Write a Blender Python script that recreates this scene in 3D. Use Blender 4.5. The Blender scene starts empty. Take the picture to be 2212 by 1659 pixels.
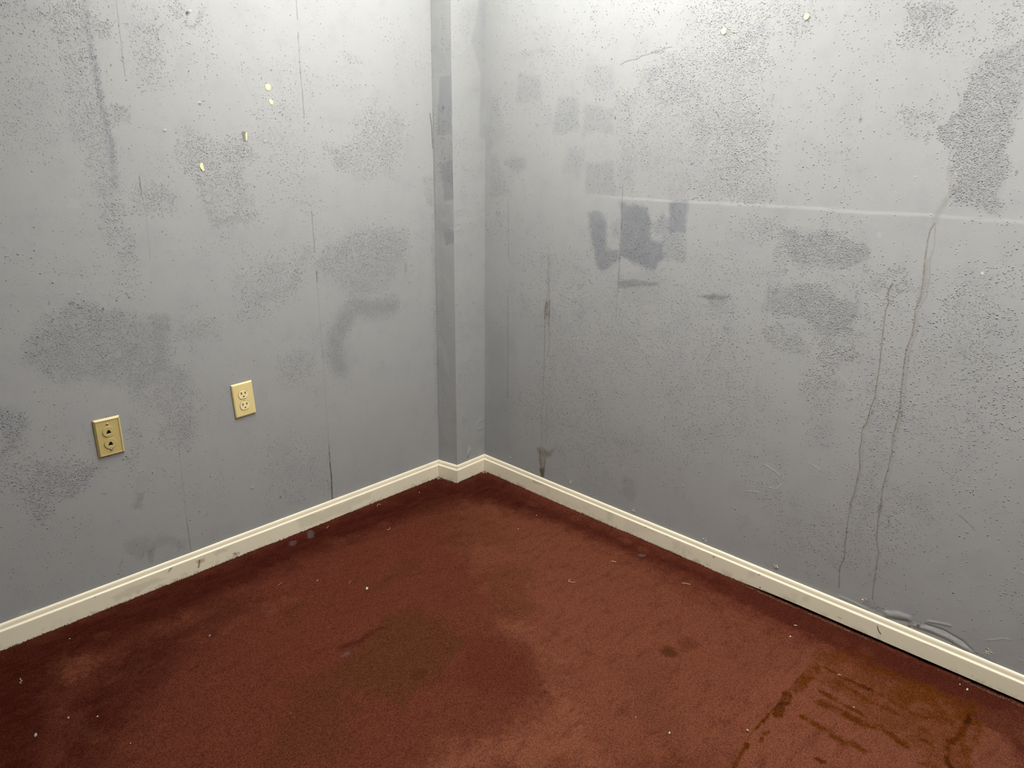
import bpy, math, json
import numpy as np
from mathutils import Matrix, Vector
PI = math.pi
scene = bpy.context.scene
COL = scene.collection

# ------------------------------------------------------------------ camera
cam_data = bpy.data.cameras.new('camera')
cam_data.sensor_fit = 'HORIZONTAL'
cam_data.sensor_width = 36.0
cam_data.lens = 1543.83 * 36.0 / 2212.0
cam_data.clip_start = 0.02
cam = bpy.data.objects.new('camera', cam_data)
COL.objects.link(cam)
cr = Vector((0.69135, -0.72238, 0.01412)); cu = Vector((0.21222, 0.22171, 0.95174)); cb = Vector((-0.69065, -0.65499, 0.30658))
cam.matrix_world = Matrix(((cr.x, cu.x, cb.x, -2.05547), (cr.y, cu.y, cb.y, -2.20740), (cr.z, cu.z, cb.z, 1.35449), (0, 0, 0, 1)))
scene.camera = cam

# ------------------------------------------------------------------ world, exposure
world = bpy.data.worlds.new('world'); scene.world = world
world.use_nodes = True
world.node_tree.nodes['Background'].inputs[0].default_value = (0.02, 0.02, 0.02, 1)
world.node_tree.nodes['Background'].inputs[1].default_value = 0.0
vs = scene.view_settings
vs.view_transform = 'Standard'; vs.look = 'None'; vs.gamma = 1.0; vs.use_curve_mapping = False
vs.exposure = 0.04
LAMP_POWER = 16.0           # radiance of the ceiling light diffusers
LAMP_COLOR = (1.0, 0.985, 0.93, 1)

# ------------------------------------------------------------------ helpers
def tag(o, label=None, cat=None, group=None, kind=None):
    if label: o['label'] = label
    if cat: o['category'] = cat
    if group: o['group'] = group
    if kind: o['kind'] = kind
    return o

def link(name, me, mat=None, parent=None):
    o = bpy.data.objects.new(name, me)
    if mat is not None: me.materials.append(mat)
    COL.objects.link(o)
    if parent is not None: o.parent = parent
    return o

def mesh_from(verts, faces, name='mesh', smooth=False):
    me = bpy.data.meshes.new(name)
    me.from_pydata([tuple(v) for v in verts], [], faces)
    if smooth: me.polygons.foreach_set('use_smooth', [True] * len(me.polygons))
    me.update()
    return me

def grid_mesh(P, name='grid', attrs=None, smooth=True, flip=False):
    nu, nv = P.shape[:2]
    me = bpy.data.meshes.new(name)
    me.vertices.add(nu * nv)
    me.vertices.foreach_set('co', P.reshape(-1).astype(np.float32))
    i = np.arange(nu - 1)[:, None] * nv + np.arange(nv - 1)[None, :]
    q = np.stack([i, i + nv, i + nv + 1, i + 1], -1).reshape(-1, 4)
    if flip: q = q[:, ::-1]
    n = len(q)
    me.loops.add(n * 4); me.polygons.add(n)
    me.loops.foreach_set('vertex_index', q.reshape(-1).astype(np.int32))
    me.polygons.foreach_set('loop_start', np.arange(0, n * 4, 4, dtype=np.int32))
    me.polygons.foreach_set('use_smooth', np.full(n, smooth))
    me.update(calc_edges=True)
    for k, a in (attrs or {}).items():
        at = me.attributes.new(k, 'FLOAT_COLOR', 'POINT')
        at.data.foreach_set('color', np.clip(a, 0, 1).reshape(-1).astype(np.float32))
    return me

def vnoise(u, v, scale, seed):
    """smooth value noise in -1..1"""
    rng = np.random.default_rng(seed); T = rng.uniform(-1, 1, (257, 257))
    x = u * scale + 1000.3; y = v * scale + 1000.7
    xi = np.floor(x).astype(int); yi = np.floor(y).astype(int)
    fx = x - xi; fy = y - yi
    fx = fx * fx * (3 - 2 * fx); fy = fy * fy * (3 - 2 * fy)
    a = T[xi % 256, yi % 256]; b = T[(xi + 1) % 256, yi % 256]; c = T[xi % 256, (yi + 1) % 256]; d = T[(xi + 1) % 256, (yi + 1) % 256]
    return (a * (1 - fx) + b * fx) * (1 - fy) + (c * (1 - fx) + d * fx) * fy

# marks (stains, patched paint, scratches, cracks and holes with their gap shade painted in) in tenths of a millimetre on each surface:
# [surface, channel, 0 line / 1 polygon, strength, width or softness, line softness, edge wobble, points]
MARKS = json.loads('''[["L","r",1,0.55,272,0,1,[-14171,17028,-13370,17142,-13405,15835,-13372,14938,-13304,14247,-13280,12810,-13256,12315,-13704,12327,-14033,13174,-14183,14325,-14221,15432]],
["L","r",0,0.95,202,0.95,1,[-13409,16816,-13410,16384,-13374,15894,-13361,15166,-13344,14595,-13308,14224,-13275,13657,-13275,13176]],
["L","k",0,0.3,236,0.9,1,[-13403,17137,-13410,16384,-13374,15894,-13361,15166,-13356,14362,-13298,13656,-13316,12564]],
["L","r",1,0.2,543,0,1,[-15267,16872,-14067,17043,-14273,13753,-14899,13172,-15871,13389]],
["L","r",1,0.55,155,0,1,[-13262,16781,-12786,16843,-12868,16280,-13346,16227]],
["L","r",1,0.5,159,0,1,[-12760,16236,-12596,16253,-12654,15851,-12818,15835]],
["L","r",1,0.75,161,0,1,[-13529,14642,-12714,14687,-12721,14211,-13321,14129]],
["L","r",1,0.5,170,0,1,[-11165,17364,-10829,17411,-10884,16971,-11221,16929]],
["L","r",0,0.75,173,0.95,1,[-10865,16915,-10677,16855,-10463,16988,-10314,17340]],
["L","r",0,0.6,148,0.95,1,[-11639,16415,-11710,15881]],
["L","r",1,0.4,164,0,1,[-12395,16104,-11783,16167,-11820,15894,-12433,15837]],
["L","r",1,0.5,412,0,1,[-12317,17070,-11603,17053,-11570,15417,-12336,15241]],
["L","r",1,0.62,287,0,1,[-11236,13951,-9553,13863,-8985,13463,-9626,13183,-9395,12488,-9311,11487,-9823,11342,-10576,11300,-10835,11564,-10912,12114,-11003,12519,-11417,13050,-11584,13307]],
["L","r",0,0.85,374,0.95,1,[-10815,11974,-10636,11415,-10112,11471,-9366,11562]],
["L","r",1,0.6,306,0,1,[-12829,12580,-11785,12561,-11890,11750,-12939,11798]],
["L","r",1,0.45,250,0,1,[-13691,12571,-13173,12561,-13463,10541,-13727,10565,-13791,11588]],
["L","r",1,0.6,215,0,1,[-13353,11308,-12986,11285,-13094,10507,-13463,10541]],
["L","r",1,0.4,436,0,1,[-13487,10543,-12994,10498,-13179,9168,-13878,9532]],
["L","r",1,0.6,310,0,1,[-16040,8814,-14945,9477,-14055,9156,-13064,8876,-13024,8590,-12379,8703,-12487,7343,-12111,6968,-11997,6487,-13514,6753,-14706,7231,-15815,7539,-16288,8094]],
["L","k",1,0.175,401,0,1,[-16040,8814,-14945,9477,-14055,9156,-13064,8876,-13024,8590,-12379,8703,-12487,7343,-12111,6968,-11997,6487,-13514,6753,-14706,7231,-15815,7539,-16288,8094]],
["L","r",1,0.9,188,0,1,[-12806,8837,-12384,8775,-12615,6998,-13041,7088]],
["L","r",1,0.8,270,0,1,[-14142,8154,-13311,8216,-13289,7429,-14059,7443]],
["L","r",1,0.7,298,0,1,[-14657,9111,-14271,8921,-14202,8165,-14621,8576]],
["L","r",1,0.45,344,0,1,[-12321,8623,-10909,8407,-10986,7738,-12404,7987]],
["L","r",1,0.65,400,0,1,[-12860,7123,-11883,6461,-11868,5364,-12289,4362,-13104,4761,-13081,5982]],
["L","r",1,0.5,478,0,1,[-14109,7100,-12111,6968,-12222,6078,-13603,6112]],
["L","r",1,0.85,280,0,1,[-16996,6893,-16604,6728,-16535,6173,-16891,5664,-17216,5627]],
["L","k",1,0.21,362,0,1,[-16996,6893,-16604,6728,-16535,6173,-16891,5664,-17216,5627]],
["L","r",1,0.8,306,0,1,[-16625,5308,-15658,4934,-14859,4564,-15560,4022,-16069,3832,-16555,3350,-16860,3903]],
["L","r",1,0.5,411,0,1,[-17249,5434,-16636,5242,-16860,3903,-17384,4656]],
["L","r",1,0.45,332,0,1,[-14023,5924,-13643,5825,-13866,4216,-14249,4339]],
["L","r",0,0.75,523,0.95,1,[-7585,10241,-7929,9722,-8207,9152,-8775,8953,-9439,8960]],
["L","r",1,0.35,812,0,1,[-10295,9813,-7588,10631,-7923,8765,-10150,8291]],
["L","r",1,0.45,420,0,1,[-6688,13665,-5898,13798,-4695,14744,-3675,15022,-2959,14501,-3427,13522,-4396,12875,-4819,12528,-5209,12645,-5582,12883,-6304,13266]],
["L","r",1,0.6,229,0,1,[-6685,13709,-5817,13618,-5486,12882,-5962,12855,-6395,13266]],
["L","r",1,0.55,308,0,1,[-5060,13505,-3744,13519,-3777,12790,-5102,12801]],
["L","r",1,0.45,169,0,1,[-5790,16681,-5150,16701,-4598,16465,-4796,16345,-5626,16443]],
["L","r",1,0.55,502,0,1,[-7308,9660,-6512,10392,-5311,10960,-3393,10674,-3368,9620,-4185,8641,-5052,8395,-5963,8513,-6415,9073,-6961,9381]],
["L","k",1,0.126,568,0,1,[-7211,9971,-6517,10312,-5311,10960,-3481,10679,-3435,9626,-4185,8641,-5052,8395,-5963,8513,-6415,9073,-6961,9381]],
["L","r",1,0.7,375,0,1,[-5681,10738,-5085,10699,-5190,8899,-5794,8968]],
["L","r",0,1,865,0.95,1,[-4044,7904,-5080,7906,-5851,8085,-6197,7686,-6590,7143,-6750,6561,-6539,5899]],
["L","k",0,0.24,783,0.9,1,[-4044,7904,-5080,7906,-5851,8085,-6197,7686,-6590,7143,-6750,6561,-6539,5899]],
["L","r",1,0.55,357,0,1,[-8976,6814,-7551,6625,-7411,5991,-8362,5761,-9045,6080]],
["L","r",1,0.6,138,0,1,[-2400,12727,-1964,12723,-1811,11377,-2161,11480]],
["L","r",0,0.5,312,0.95,1,[-1913,11116,-1867,2764]],
["L","r",1,0.3,951,0,1,[-9938,4009,-7007,3543,-7184,1106,-9839,1482]],
["L","r",1,0.1,1037,0,1,[-8892,15882,-7136,16030,-7146,11686,-9156,11769]],
["L","h",0,-0.9,27,0.6,0.15,[-12637,17246,-12653,16583,-12674,15792,-12673,15390]],
["L","g",0,0.4,29,0.6,0.15,[-12637,17246,-12653,16583,-12674,15792,-12673,15390]],
["L","h",0,-0.9,31,0.6,0.2,[-12675,12803,-12685,12552,-12670,12298,-12645,11655,-12634,11263]],
["L","g",0,0.55,38,0.6,0.2,[-12662,12803,-12672,12552,-12670,12298]],
["L","g",0,0.25,26,0.6,0.2,[-12670,12298,-12645,11655,-12678,10469]],
["L","g",0,0.5,33,0.6,0.2,[-12685,2016,-12694,1335,-12693,848]],
["L","g",0,0.2,30,0.6,0.2,[-12623,4620,-12685,2016]],
["L","g",0,0.5,33,0.5,0.1,[-7295,18006,-7294,17460]],
["L","g",0,0.45,34,0.5,0.1,[-7310,17090,-7332,15877,-7312,15328,-7310,14558]],
["L","h",0,-1,40,0.5,0.1,[-7295,18006,-7302,16423,-7316,14487]],
["L","g",0,0.55,36,0.5,0.1,[-7276,11615,-7279,10921,-7264,10214]],
["L","g",0,0.7,44,0.5,0.1,[-7243,9557,-7256,9170]],
["L","h",0,-1,43,0.5,0.1,[-7276,11615,-7264,10214,-7256,9170]],
["L","g",0,0.2,38,0.5,0.1,[-7256,9170,-7223,5952,-7225,3043]],
["L","h",0,-5,66,0.5,0,[-7252,2673,-7208,1894,-7249,774]],
["L","g",0,1,66,0.6,0,[-7240,2289,-7222,1705,-7249,774]],
["L","g",0,0.6,51,0.6,0,[-7225,3043,-7240,2289]],
["L","h",0,1.0,144,0.9,0,[-7318,2598,-7308,1926,-7349,810]],
["L","g",0,0.8,57,0.5,0.2,[-1974,14929,-1915,14571,-1869,13707]],
["L","h",0,1.2,125,0.9,0.4,[-1976,17246,-1942,12688,-1873,6830,-1857,927]],
["L","s",1,0.28,61,0,0.4,[-14009,1371,-13752,1380,-13791,1194,-13935,867,-14030,1010]],
["L","s",1,0.26,45,0,0.3,[-14290,1158,-14111,1447,-14119,1284,-14251,1141]],
["L","s",1,0.2,44,0,0.3,[-14889,1173,-14739,1468,-14733,1318,-14870,1116]],
["L","g",1,0.2,184,0,1,[-14590,1943,-13649,1723,-12748,1270,-12933,1001,-13544,1428,-14268,1315,-14656,1482]],
["L","g",1,0.28,116,0,1,[-14135,3447,-13928,3375,-14002,2843,-14209,2920]],
["L","g",1,0.55,36,0,0.3,[-14810,9486,-14817,9468,-14841,9451,-14877,9437,-14917,9431,-14954,9433,-14980,9442,-14990,9457,-14982,9474,-14958,9492,-14923,9505,-14883,9511,-14846,9510,-14820,9501]],
["L","g",1,0.5,17,0,0.2,[-15403,9539,-15409,9513,-15419,9492,-15429,9481,-15439,9483,-15445,9496,-15448,9518,-15445,9545,-15439,9572,-15430,9592,-15419,9603,-15410,9602,-15403,9589,-15400,9567]],
["L","g",1,0.6,19,0,0.2,[-14122,9193,-14128,9170,-14137,9153,-14148,9144,-14159,9146,-14167,9157,-14171,9176,-14170,9199,-14164,9222,-14155,9239,-14144,9247,-14133,9246,-14125,9235,-14121,9216]],
["L","w",1,0.1,93,0,1,[-14512,12231,-14358,12153,-14258,12004,-14354,11960,-14516,12063]],
["L","w",1,0.25,79,0,1,[-17578,967,-17347,850,-17376,677,-17607,796]],
["L","s",0,0.3,136,0.5,0.2,[-3332,9403,-3364,9156]],
["L","g",1,0.75,28,0,0.2,[-9322,1591,-9327,1569,-9339,1554,-9354,1549,-9370,1554,-9383,1570,-9391,1592,-9392,1616,-9387,1639,-9375,1654,-9360,1659,-9344,1654,-9331,1638,-9323,1616]],
["L","g",1,0.5,21,0,0.3,[-14852,3668,-14861,3658,-14883,3655,-14913,3660,-14946,3671,-14974,3687,-14992,3704,-14998,3719,-14989,3729,-14967,3732,-14937,3728,-14905,3716,-14876,3701,-14858,3683]],
["L","h",1,4.5,38,0,0,[-11761,14036,-11767,14022,-11779,14010,-11797,14004,-11815,14003,-11831,14009,-11841,14020,-11843,14034,-11837,14048,-11824,14060,-11807,14066,-11789,14067,-11773,14061,-11763,14050]],
["L","h",1,5,40,0,0,[-10668,14823,-10674,14808,-10687,14796,-10706,14789,-10725,14788,-10742,14793,-10753,14804,-10755,14818,-10749,14833,-10736,14845,-10717,14852,-10698,14853,-10681,14848,-10670,14837]],
["L","h",1,3.0,36,0,0,[-14640,9733,-14645,9720,-14657,9709,-14673,9705,-14689,9707,-14702,9715,-14710,9728,-14712,9742,-14706,9756,-14694,9766,-14679,9771,-14663,9769,-14649,9761,-14641,9748]],
["L","h",1,2.0,40,0,0,[-10800,13834,-10807,13819,-10820,13807,-10839,13800,-10858,13800,-10875,13806,-10886,13817,-10889,13832,-10883,13846,-10869,13858,-10850,13865,-10831,13866,-10814,13860,-10803,13848]],
["L","h",1,3.5,52,0,0,[-10314,2303,-10321,2285,-10338,2275,-10360,2273,-10383,2282,-10404,2298,-10417,2318,-10420,2339,-10413,2357,-10396,2367,-10374,2369,-10351,2361,-10330,2345,-10317,2324]],
["L","h",1,3.0,44,0,0,[-8714,13800,-8720,13784,-8735,13771,-8756,13764,-8779,13763,-8798,13770,-8811,13782,-8814,13797,-8808,13813,-8793,13826,-8772,13833,-8749,13834,-8730,13827,-8717,13815]],
["L","g",1,0.5,27,0,0.2,[-10672,14810,-10678,14793,-10691,14779,-10708,14771,-10727,14770,-10742,14777,-10752,14789,-10754,14806,-10748,14822,-10735,14836,-10718,14844,-10700,14845,-10684,14839,-10674,14826]],
["L","h",1,-6,19,0,0.1,[-10735,17178,-10743,17157,-10757,17138,-10777,17127,-10798,17124,-10815,17131,-10826,17146,-10828,17166,-10820,17187,-10806,17205,-10786,17217,-10766,17220,-10748,17213,-10737,17198]],
["L","g",1,1,19,0,0.3,[-10738,17166,-10746,17142,-10760,17122,-10780,17109,-10800,17106,-10816,17115,-10826,17132,-10828,17154,-10820,17178,-10806,17198,-10786,17211,-10767,17214,-10750,17206,-10740,17189]],
["L","h",1,3,25,0,0.1,[-10657,17235,-10663,17219,-10675,17205,-10692,17196,-10710,17194,-10725,17199,-10734,17210,-10736,17225,-10730,17241,-10718,17255,-10701,17264,-10683,17266,-10668,17261,-10659,17250]],
["L","w",1,0.7,15,0,0.1,[-10662,17246,-10667,17233,-10677,17221,-10691,17214,-10706,17212,-10718,17216,-10726,17225,-10728,17238,-10723,17251,-10713,17263,-10699,17270,-10684,17272,-10671,17268,-10664,17259]],
["R","L",0,0,0,0,0,[-5488,12213,-6398,12213,-7499,12169,-8963,12169,-10635,12187,-12444,12196,-13276,12214,-14068,12210,-15260,12172,-15883,12200,-16870,12206,-17894,12186,-18950,12185,-19722,12190]],
["R","r",1,0.5,445,0,1,[-8258,16261,-9691,16675,-11296,16905,-12218,16121,-11457,15564,-12349,14051,-12684,12531,-11244,12329,-9093,12653,-8126,13635,-7911,14064,-8707,15027,-8240,15452,-7943,15875]],
["R","r",1,0.75,252,0,1,[-8613,15706,-8977,15754,-9927,15897,-10280,15495,-10022,14987,-9225,14877,-8604,15234]],
["R","r",1,0.7,322,0,1,[-10720,16286,-11518,16230,-11600,15557,-10798,15597]],
["R","r",1,0.65,458,0,1,[-8305,13636,-8831,13641,-10105,14192,-11654,13925,-12371,12777,-9970,12335,-8543,12922]],
["R","r",1,0.3,659,0,1,[-9718,17911,-13793,17436,-13279,16836,-11325,16664,-9507,16943]],
["R","r",1,0.4,392,0,1,[-7059,15643,-7709,15475,-8050,12316,-7490,12290]],
["R","r",1,0.4,456,0,1,[-11704,14935,-12391,14793,-12959,12544,-12034,12236]],
["R","r",1,0.7,175,0,1,[-15610,17103,-16116,17115,-16633,16959,-16687,16660,-16093,16670,-15856,16571,-15606,16820]],
["R","r",1,0.45,193,0,1,[-17514,16625,-17985,16577,-18063,16176,-17592,16216]],
["R","r",1,0.35,355,0,1,[-15373,16637,-16696,16610,-16506,16029,-15443,16215]],
["R","r",1,0.8,204,0,1,[-17476,15955,-18323,16172,-18513,15212,-18292,14636,-18280,14136,-18366,13215,-18345,12346,-17452,12533,-17453,12971,-17206,13505,-17029,13932,-16738,14147,-17046,14669,-17167,15076]],
["R","k",1,0.187,150,0,1,[-17383,15962,-18323,16172,-18513,15212,-18292,14636,-18280,14136,-18320,13213,-18345,12346,-17452,12533,-17453,12971,-17206,13505,-17029,13932,-16738,14147,-17046,14669,-17167,15076]],
["R","r",1,0.45,365,0,1,[-15802,14702,-16708,14888,-16738,14147,-16021,14041]],
["R","r",1,1,151,0,1,[-13164,11518,-14147,11660,-14669,11576,-15557,11345,-15698,11051,-15402,10808,-14809,10639,-14034,10615,-13618,10701,-13421,11145]],
["R","k",1,0.187,133,0,1,[-13164,11518,-14147,11660,-14669,11576,-15557,11345,-15698,11051,-15402,10808,-14809,10639,-14034,10615,-13618,10701,-13421,11145]],
["R","r",1,0.45,276,0,1,[-12924,11762,-13333,11792,-13528,10356,-13115,10307]],
["R","r",1,0.35,282,0,1,[-11907,11825,-13181,11911,-13131,11251,-11989,11149]],
["R","r",1,0.95,180,0,1,[-13036,9815,-13834,10126,-14506,10081,-15312,9802,-15572,9322,-15561,8992,-15093,8734,-14552,8854,-14096,9214,-13545,9195,-12965,9244]],
["R","k",1,0.153,159,0,1,[-13036,9815,-13834,10126,-14506,10081,-15312,9802,-15572,9322,-15561,8992,-15093,8734,-14552,8854,-14096,9214,-13545,9195,-12965,9244]],
["R","r",1,0.6,237,0,1,[-13108,8699,-13738,8808,-14475,8454,-14401,8021,-13252,8150]],
["R","r",1,0.55,353,0,1,[-14557,8814,-15681,9013,-15912,8329,-14962,7859]],
["R","r",1,0.5,278,0,1,[-15663,10676,-17086,10962,-17188,10380,-16366,9957,-15887,10014]],
["R","r",1,0.6,373,0,1,[-14495,7546,-15236,7779,-15463,7136,-15435,5550,-14911,5394,-14683,6511]],
["R","r",1,0.65,268,0,1,[-16494,6979,-17011,7113,-17071,6040,-17016,4895,-16914,3984,-16725,3160,-16371,3325,-16541,4733]],
["R","r",1,0.16,1262,0,1,[-14809,10639,-19113,11355,-19849,7605,-18331,3807,-16830,1651,-14618,2312,-16060,6588]],
["R","r",1,0.3,737,0,1,[-17346,10698,-18763,10650,-19120,8268,-18073,8399]],
["R","r",1,0.12,1882,0,1,[-3584,8982,-12122,10046,-13345,5082,-7424,1421,-3760,3288]],
["R","r",1,0.18,1198,0,1,[-7034,7391,-10710,8362,-11302,5963,-7840,4745]],
["R","k",1,0.7038,175,0,0.6,[-7546,12050,-8166,12023,-8628,11930,-8812,11467,-8808,10895,-9288,10908,-9353,10388,-9020,9908,-8326,10046,-7640,10256]],
["R","r",1,0.85,142,0,0.6,[-7546,12050,-8166,12023,-8628,11930,-8812,11467,-8808,10895,-9288,10908,-9353,10388,-9020,9908,-8326,10046,-7640,10256]],
["R","k",1,0.6256,189,0,0.6,[-6150,11595,-6451,11693,-6758,11602,-7005,11180,-7019,10385,-7632,10366,-7613,10094,-7085,9713,-6678,9698,-6422,10490]],
["R","r",1,0.7,153,0,0.6,[-6150,11595,-6451,11693,-6758,11602,-7005,11180,-7019,10385,-7632,10366,-7613,10094,-7085,9713,-6678,9698,-6422,10490]],
["R","k",1,0.6647,164,0,0.6,[-9421,12092,-9644,12248,-10067,12184,-10116,11214,-9491,11163]],
["R","r",1,0.6,133,0,0.6,[-9421,12092,-9644,12248,-10067,12184,-10116,11214,-9491,11163]],
["R","k",1,0.391,169,0,0.6,[-8949,11328,-9205,11818,-9503,11589,-9544,11152,-8975,11030]],
["R","r",1,0.45,137,0,0.6,[-8949,11328,-9205,11818,-9503,11589,-9544,11152,-8975,11030]],
["R","k",1,0.2737,168,0,0.6,[-9237,11082,-10084,11197,-10139,10307,-9395,10317]],
["R","r",1,0.4,136,0,0.6,[-9237,11082,-10084,11197,-10139,10307,-9395,10317]],
["R","k",1,0.2737,183,0,0.6,[-7210,11352,-7585,11533,-7636,10839,-7302,10888]],
["R","r",1,0.2,148,0,0.6,[-7210,11352,-7585,11533,-7636,10839,-7302,10888]],
["R","k",1,0.2635,201,0,0.6,[-2675,16314,-3760,16221,-3857,15360,-2651,15339]],
["R","r",1,0.05,163,0,0.6,[-2675,16314,-3760,16221,-3857,15360,-2651,15339]],
["R","k",1,0.1845,176,0,0.6,[-5769,16394,-6860,16352,-6886,15721,-6313,15462,-5732,15994]],
["R","r",1,0.05,143,0,0.6,[-5769,16394,-6860,16352,-6886,15721,-6313,15462,-5732,15994]],
["R","k",1,0.2635,190,0,0.6,[-4652,15483,-5421,15453,-5585,14298,-4426,14261]],
["R","r",1,0.15,154,0,0.6,[-4652,15483,-5421,15453,-5585,14298,-4426,14261]],
["R","k",1,0.2635,180,0,0.6,[-5841,15144,-6949,15080,-7062,14285,-5795,14191]],
["R","r",1,0.1,145,0,0.6,[-5841,15144,-6949,15080,-7062,14285,-5795,14191]],
["R","k",1,0.2108,191,0,0.6,[-5091,13793,-5855,13842,-5886,13307,-5669,12758,-4963,12895]],
["R","r",1,0.05,155,0,0.6,[-5091,13793,-5855,13842,-5886,13307,-5669,12758,-4963,12895]],
["R","k",1,0.2898,184,0,0.6,[-6008,13309,-7127,13359,-7261,12280,-6032,12191]],
["R","r",1,0.35,149,0,0.6,[-6008,13309,-7127,13359,-7261,12280,-6032,12191]],
["R","k",1,0.3689,215,0,0.6,[-2062,13410,-2499,13549,-3099,13391,-3130,13094,-2705,12950,-1916,13170]],
["R","r",1,0.05,174,0,0.6,[-2062,13410,-2499,13549,-3099,13391,-3130,13094,-2705,12950,-1916,13170]],
["R","k",1,0.2108,196,0,0.6,[-2844,16950,-3814,17146,-3950,16987,-2892,16824]],
["R","r",1,0.05,159,0,0.6,[-2844,16950,-3814,17146,-3950,16987,-2892,16824]],
["R","k",1,0.2108,225,0,0.6,[-1204,13398,-1635,13574,-2283,12048,-1266,11823]],
["R","r",1,0.1,182,0,0.6,[-1204,13398,-1635,13574,-2283,12048,-1266,11823]],
["R","k",1,0.1318,219,0,0.6,[-1041,14927,-1611,15732,-1999,14247,-1151,13570]],
["R","r",1,0.1,178,0,0.6,[-1041,14927,-1611,15732,-1999,14247,-1151,13570]],
["R","k",1,0.1564,166,0,0.6,[-9577,10246,-9939,10966,-10149,11217,-10231,10406]],
["R","r",1,0.2,134,0,0.6,[-9577,10246,-9939,10966,-10149,11217,-10231,10406]],
["R","g",1,0.48,121,0,0.1,[-7587,9384,-8312,9508,-9200,9512,-9280,9429,-8332,9255,-7605,9126]],
["R","g",1,0.1,277,0,0.2,[-7591,9319,-9379,9519,-9268,8753,-7853,8702]],
["R","g",1,0.05,348,0,1,[-6892,9559,-9538,9724,-9447,8780,-7548,8822]],
["R","g",1,0.55,92,0,0.1,[-10699,9272,-11258,9411,-11887,9442,-11592,9283,-11245,9232]],
["R","g",1,0.22,153,0,0.2,[-11105,9330,-11656,9409,-11625,8993,-11225,8976]],
["R","g",1,0.2,160,0,1,[-8339,2214,-8964,2143,-8930,1280,-8408,1282]],
["R","k",1,0.2125,1104,0,1,[-1081,6719,-2382,6553,-2751,1326,-1227,854]],
["R","h",0,1.0,95,0.7,0.1,[-2046,18806,-2121,17127]],
["R","g",0,0.3,46,0.5,0.1,[-2239,11698,-2277,9556]],
["R","g",0,0.35,56,0.5,0.1,[-2276,8069,-2324,3735]],
["R","g",0,0.4,38,0.6,0.2,[-7562,12594,-7615,11381,-7626,10445]],
["R","h",0,-1.2,49,0.6,0.2,[-7562,12594,-7615,11381,-7611,10126,-7619,8668]],
["R","g",0,0.45,43,0.6,0.2,[-7615,10601,-7617,10047,-7607,8831]],
["R","g",0,0.15,40,0.6,0.2,[-7607,8831,-7619,7834]],
["R","g",0,0.2,26,0.5,0.1,[-13010,10567,-13062,9610,-13128,8199]],
["R","g",0,0.25,27,0.5,0.1,[-13038,7150,-13075,6250]],
["R","g",0,0.3,24,0.5,0.1,[-12882,17542,-12878,17210]],
["R","g",0,0.4,26,0.5,0.1,[-12902,17040,-12898,16703,-12915,16395]],
["R","g",0,0.7,27,0.5,0.4,[-7192,16330,-7368,16400,-7598,16439,-7844,16449,-7994,16532,-8165,16546]],
["R","g",0,0.55,26,0.5,0.5,[-8165,16546,-8432,16606,-8633,16604,-8760,16672,-8890,16688,-9085,16698]],
["R","r",0,0.9,180,0.95,0.5,[-8431,16619,-8811,16655]],
["R","h",0,-0.8,32,0.5,0.4,[-7192,16330,-7368,16400,-7598,16439,-7844,16449,-7994,16532,-8165,16546,-8432,16606,-8760,16672,-9085,16698]],
["R","s",0,0.22,70,0.6,0.3,[-4367,10211,-4381,9257,-4470,8204]],
["R","s",0,0.6,70,0.6,0.6,[-4491,8243,-4527,7942,-4482,7299]],
["R","s",0,0.6,71,0.6,0.6,[-4331,8147,-4276,7722,-4262,7445]],
["R","s",0,0.45,260,0.8,0.5,[-4380,8100,-4350,7642]],
["R","s",0,0.4,58,0.6,0.4,[-4286,7449,-4296,6525,-4314,5393]],
["R","s",0,0.3,57,0.6,0.4,[-4505,7303,-4558,6575,-4485,5999]],
["R","g",0,0.12,286,0.9,1,[-4407,9784,-4380,7465]],
["R","s",0,0.25,61,0.6,0.4,[-4314,5393,-4287,3429,-4309,2118]],
["R","s",0,0.22,62,0.6,0.4,[-4518,3887,-4530,2287]],
["R","s",0,0.75,92,0.6,0.4,[-4213,1945,-4284,1385,-4373,1038]],
["R","s",0,0.65,87,0.6,0.4,[-4541,1983,-4511,1458,-4474,1071]],
["R","s",1,0.98,47,0,0.3,[-4217,1112,-4517,1294,-4509,810,-4331,792]],
["R","s",1,0.45,116,0,0.4,[-4059,1980,-4308,2138,-4690,2029,-5048,2321,-4821,1865,-4578,1686,-4223,1678]],
["R","s",1,0.28,94,0,0.3,[-4138,1922,-4613,2067,-4551,1055,-4297,1013]],
["R","s",0,0.55,39,0.6,0.6,[-17089,12039,-17020,11828,-17018,11539,-17035,11133,-17084,10665,-17102,10187,-17041,9837,-17064,9446,-17072,9135,-17003,8743,-17010,8296,-17050,7785,-17112,7139,-17110,6735,-17072,6247,-17126,5849,-17123,5358,-17073,4771,-17092,4198,-17111,3615,-17156,3108,-17284,2707,-17293,2175,-17316,1718,-17350,1183]],
["R","s",0,0.14,112,0.8,0.6,[-17088,11138,-17137,10672,-17155,10195,-17095,9845,-17118,9455,-17126,9145,-17058,8754,-17066,8308,-17106,7798,-17168,7153,-17166,6750,-17129,6264,-17183,5866,-17180,5376,-17131,4791]],
["R","s",0,0.36,28,0.6,0.6,[-17109,12041,-17184,11497,-17151,11145,-17221,10682,-17239,10207,-17175,10016,-17116,9849]],
["R","s",0,0.3,27,0.6,0.6,[-17161,9462,-17169,9153,-17102,8763,-17110,8317,-17150,7808,-17213,7165,-17210,6762]],
["R","s",0,0.2,173,0.8,0.8,[-17066,11077,-17125,10431,-17090,10003]],
["R","s",0,0.2,180,0.8,0.8,[-17205,13343,-17324,13021,-17397,12838,-17231,12521,-17111,12267,-17089,12039]],
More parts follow.
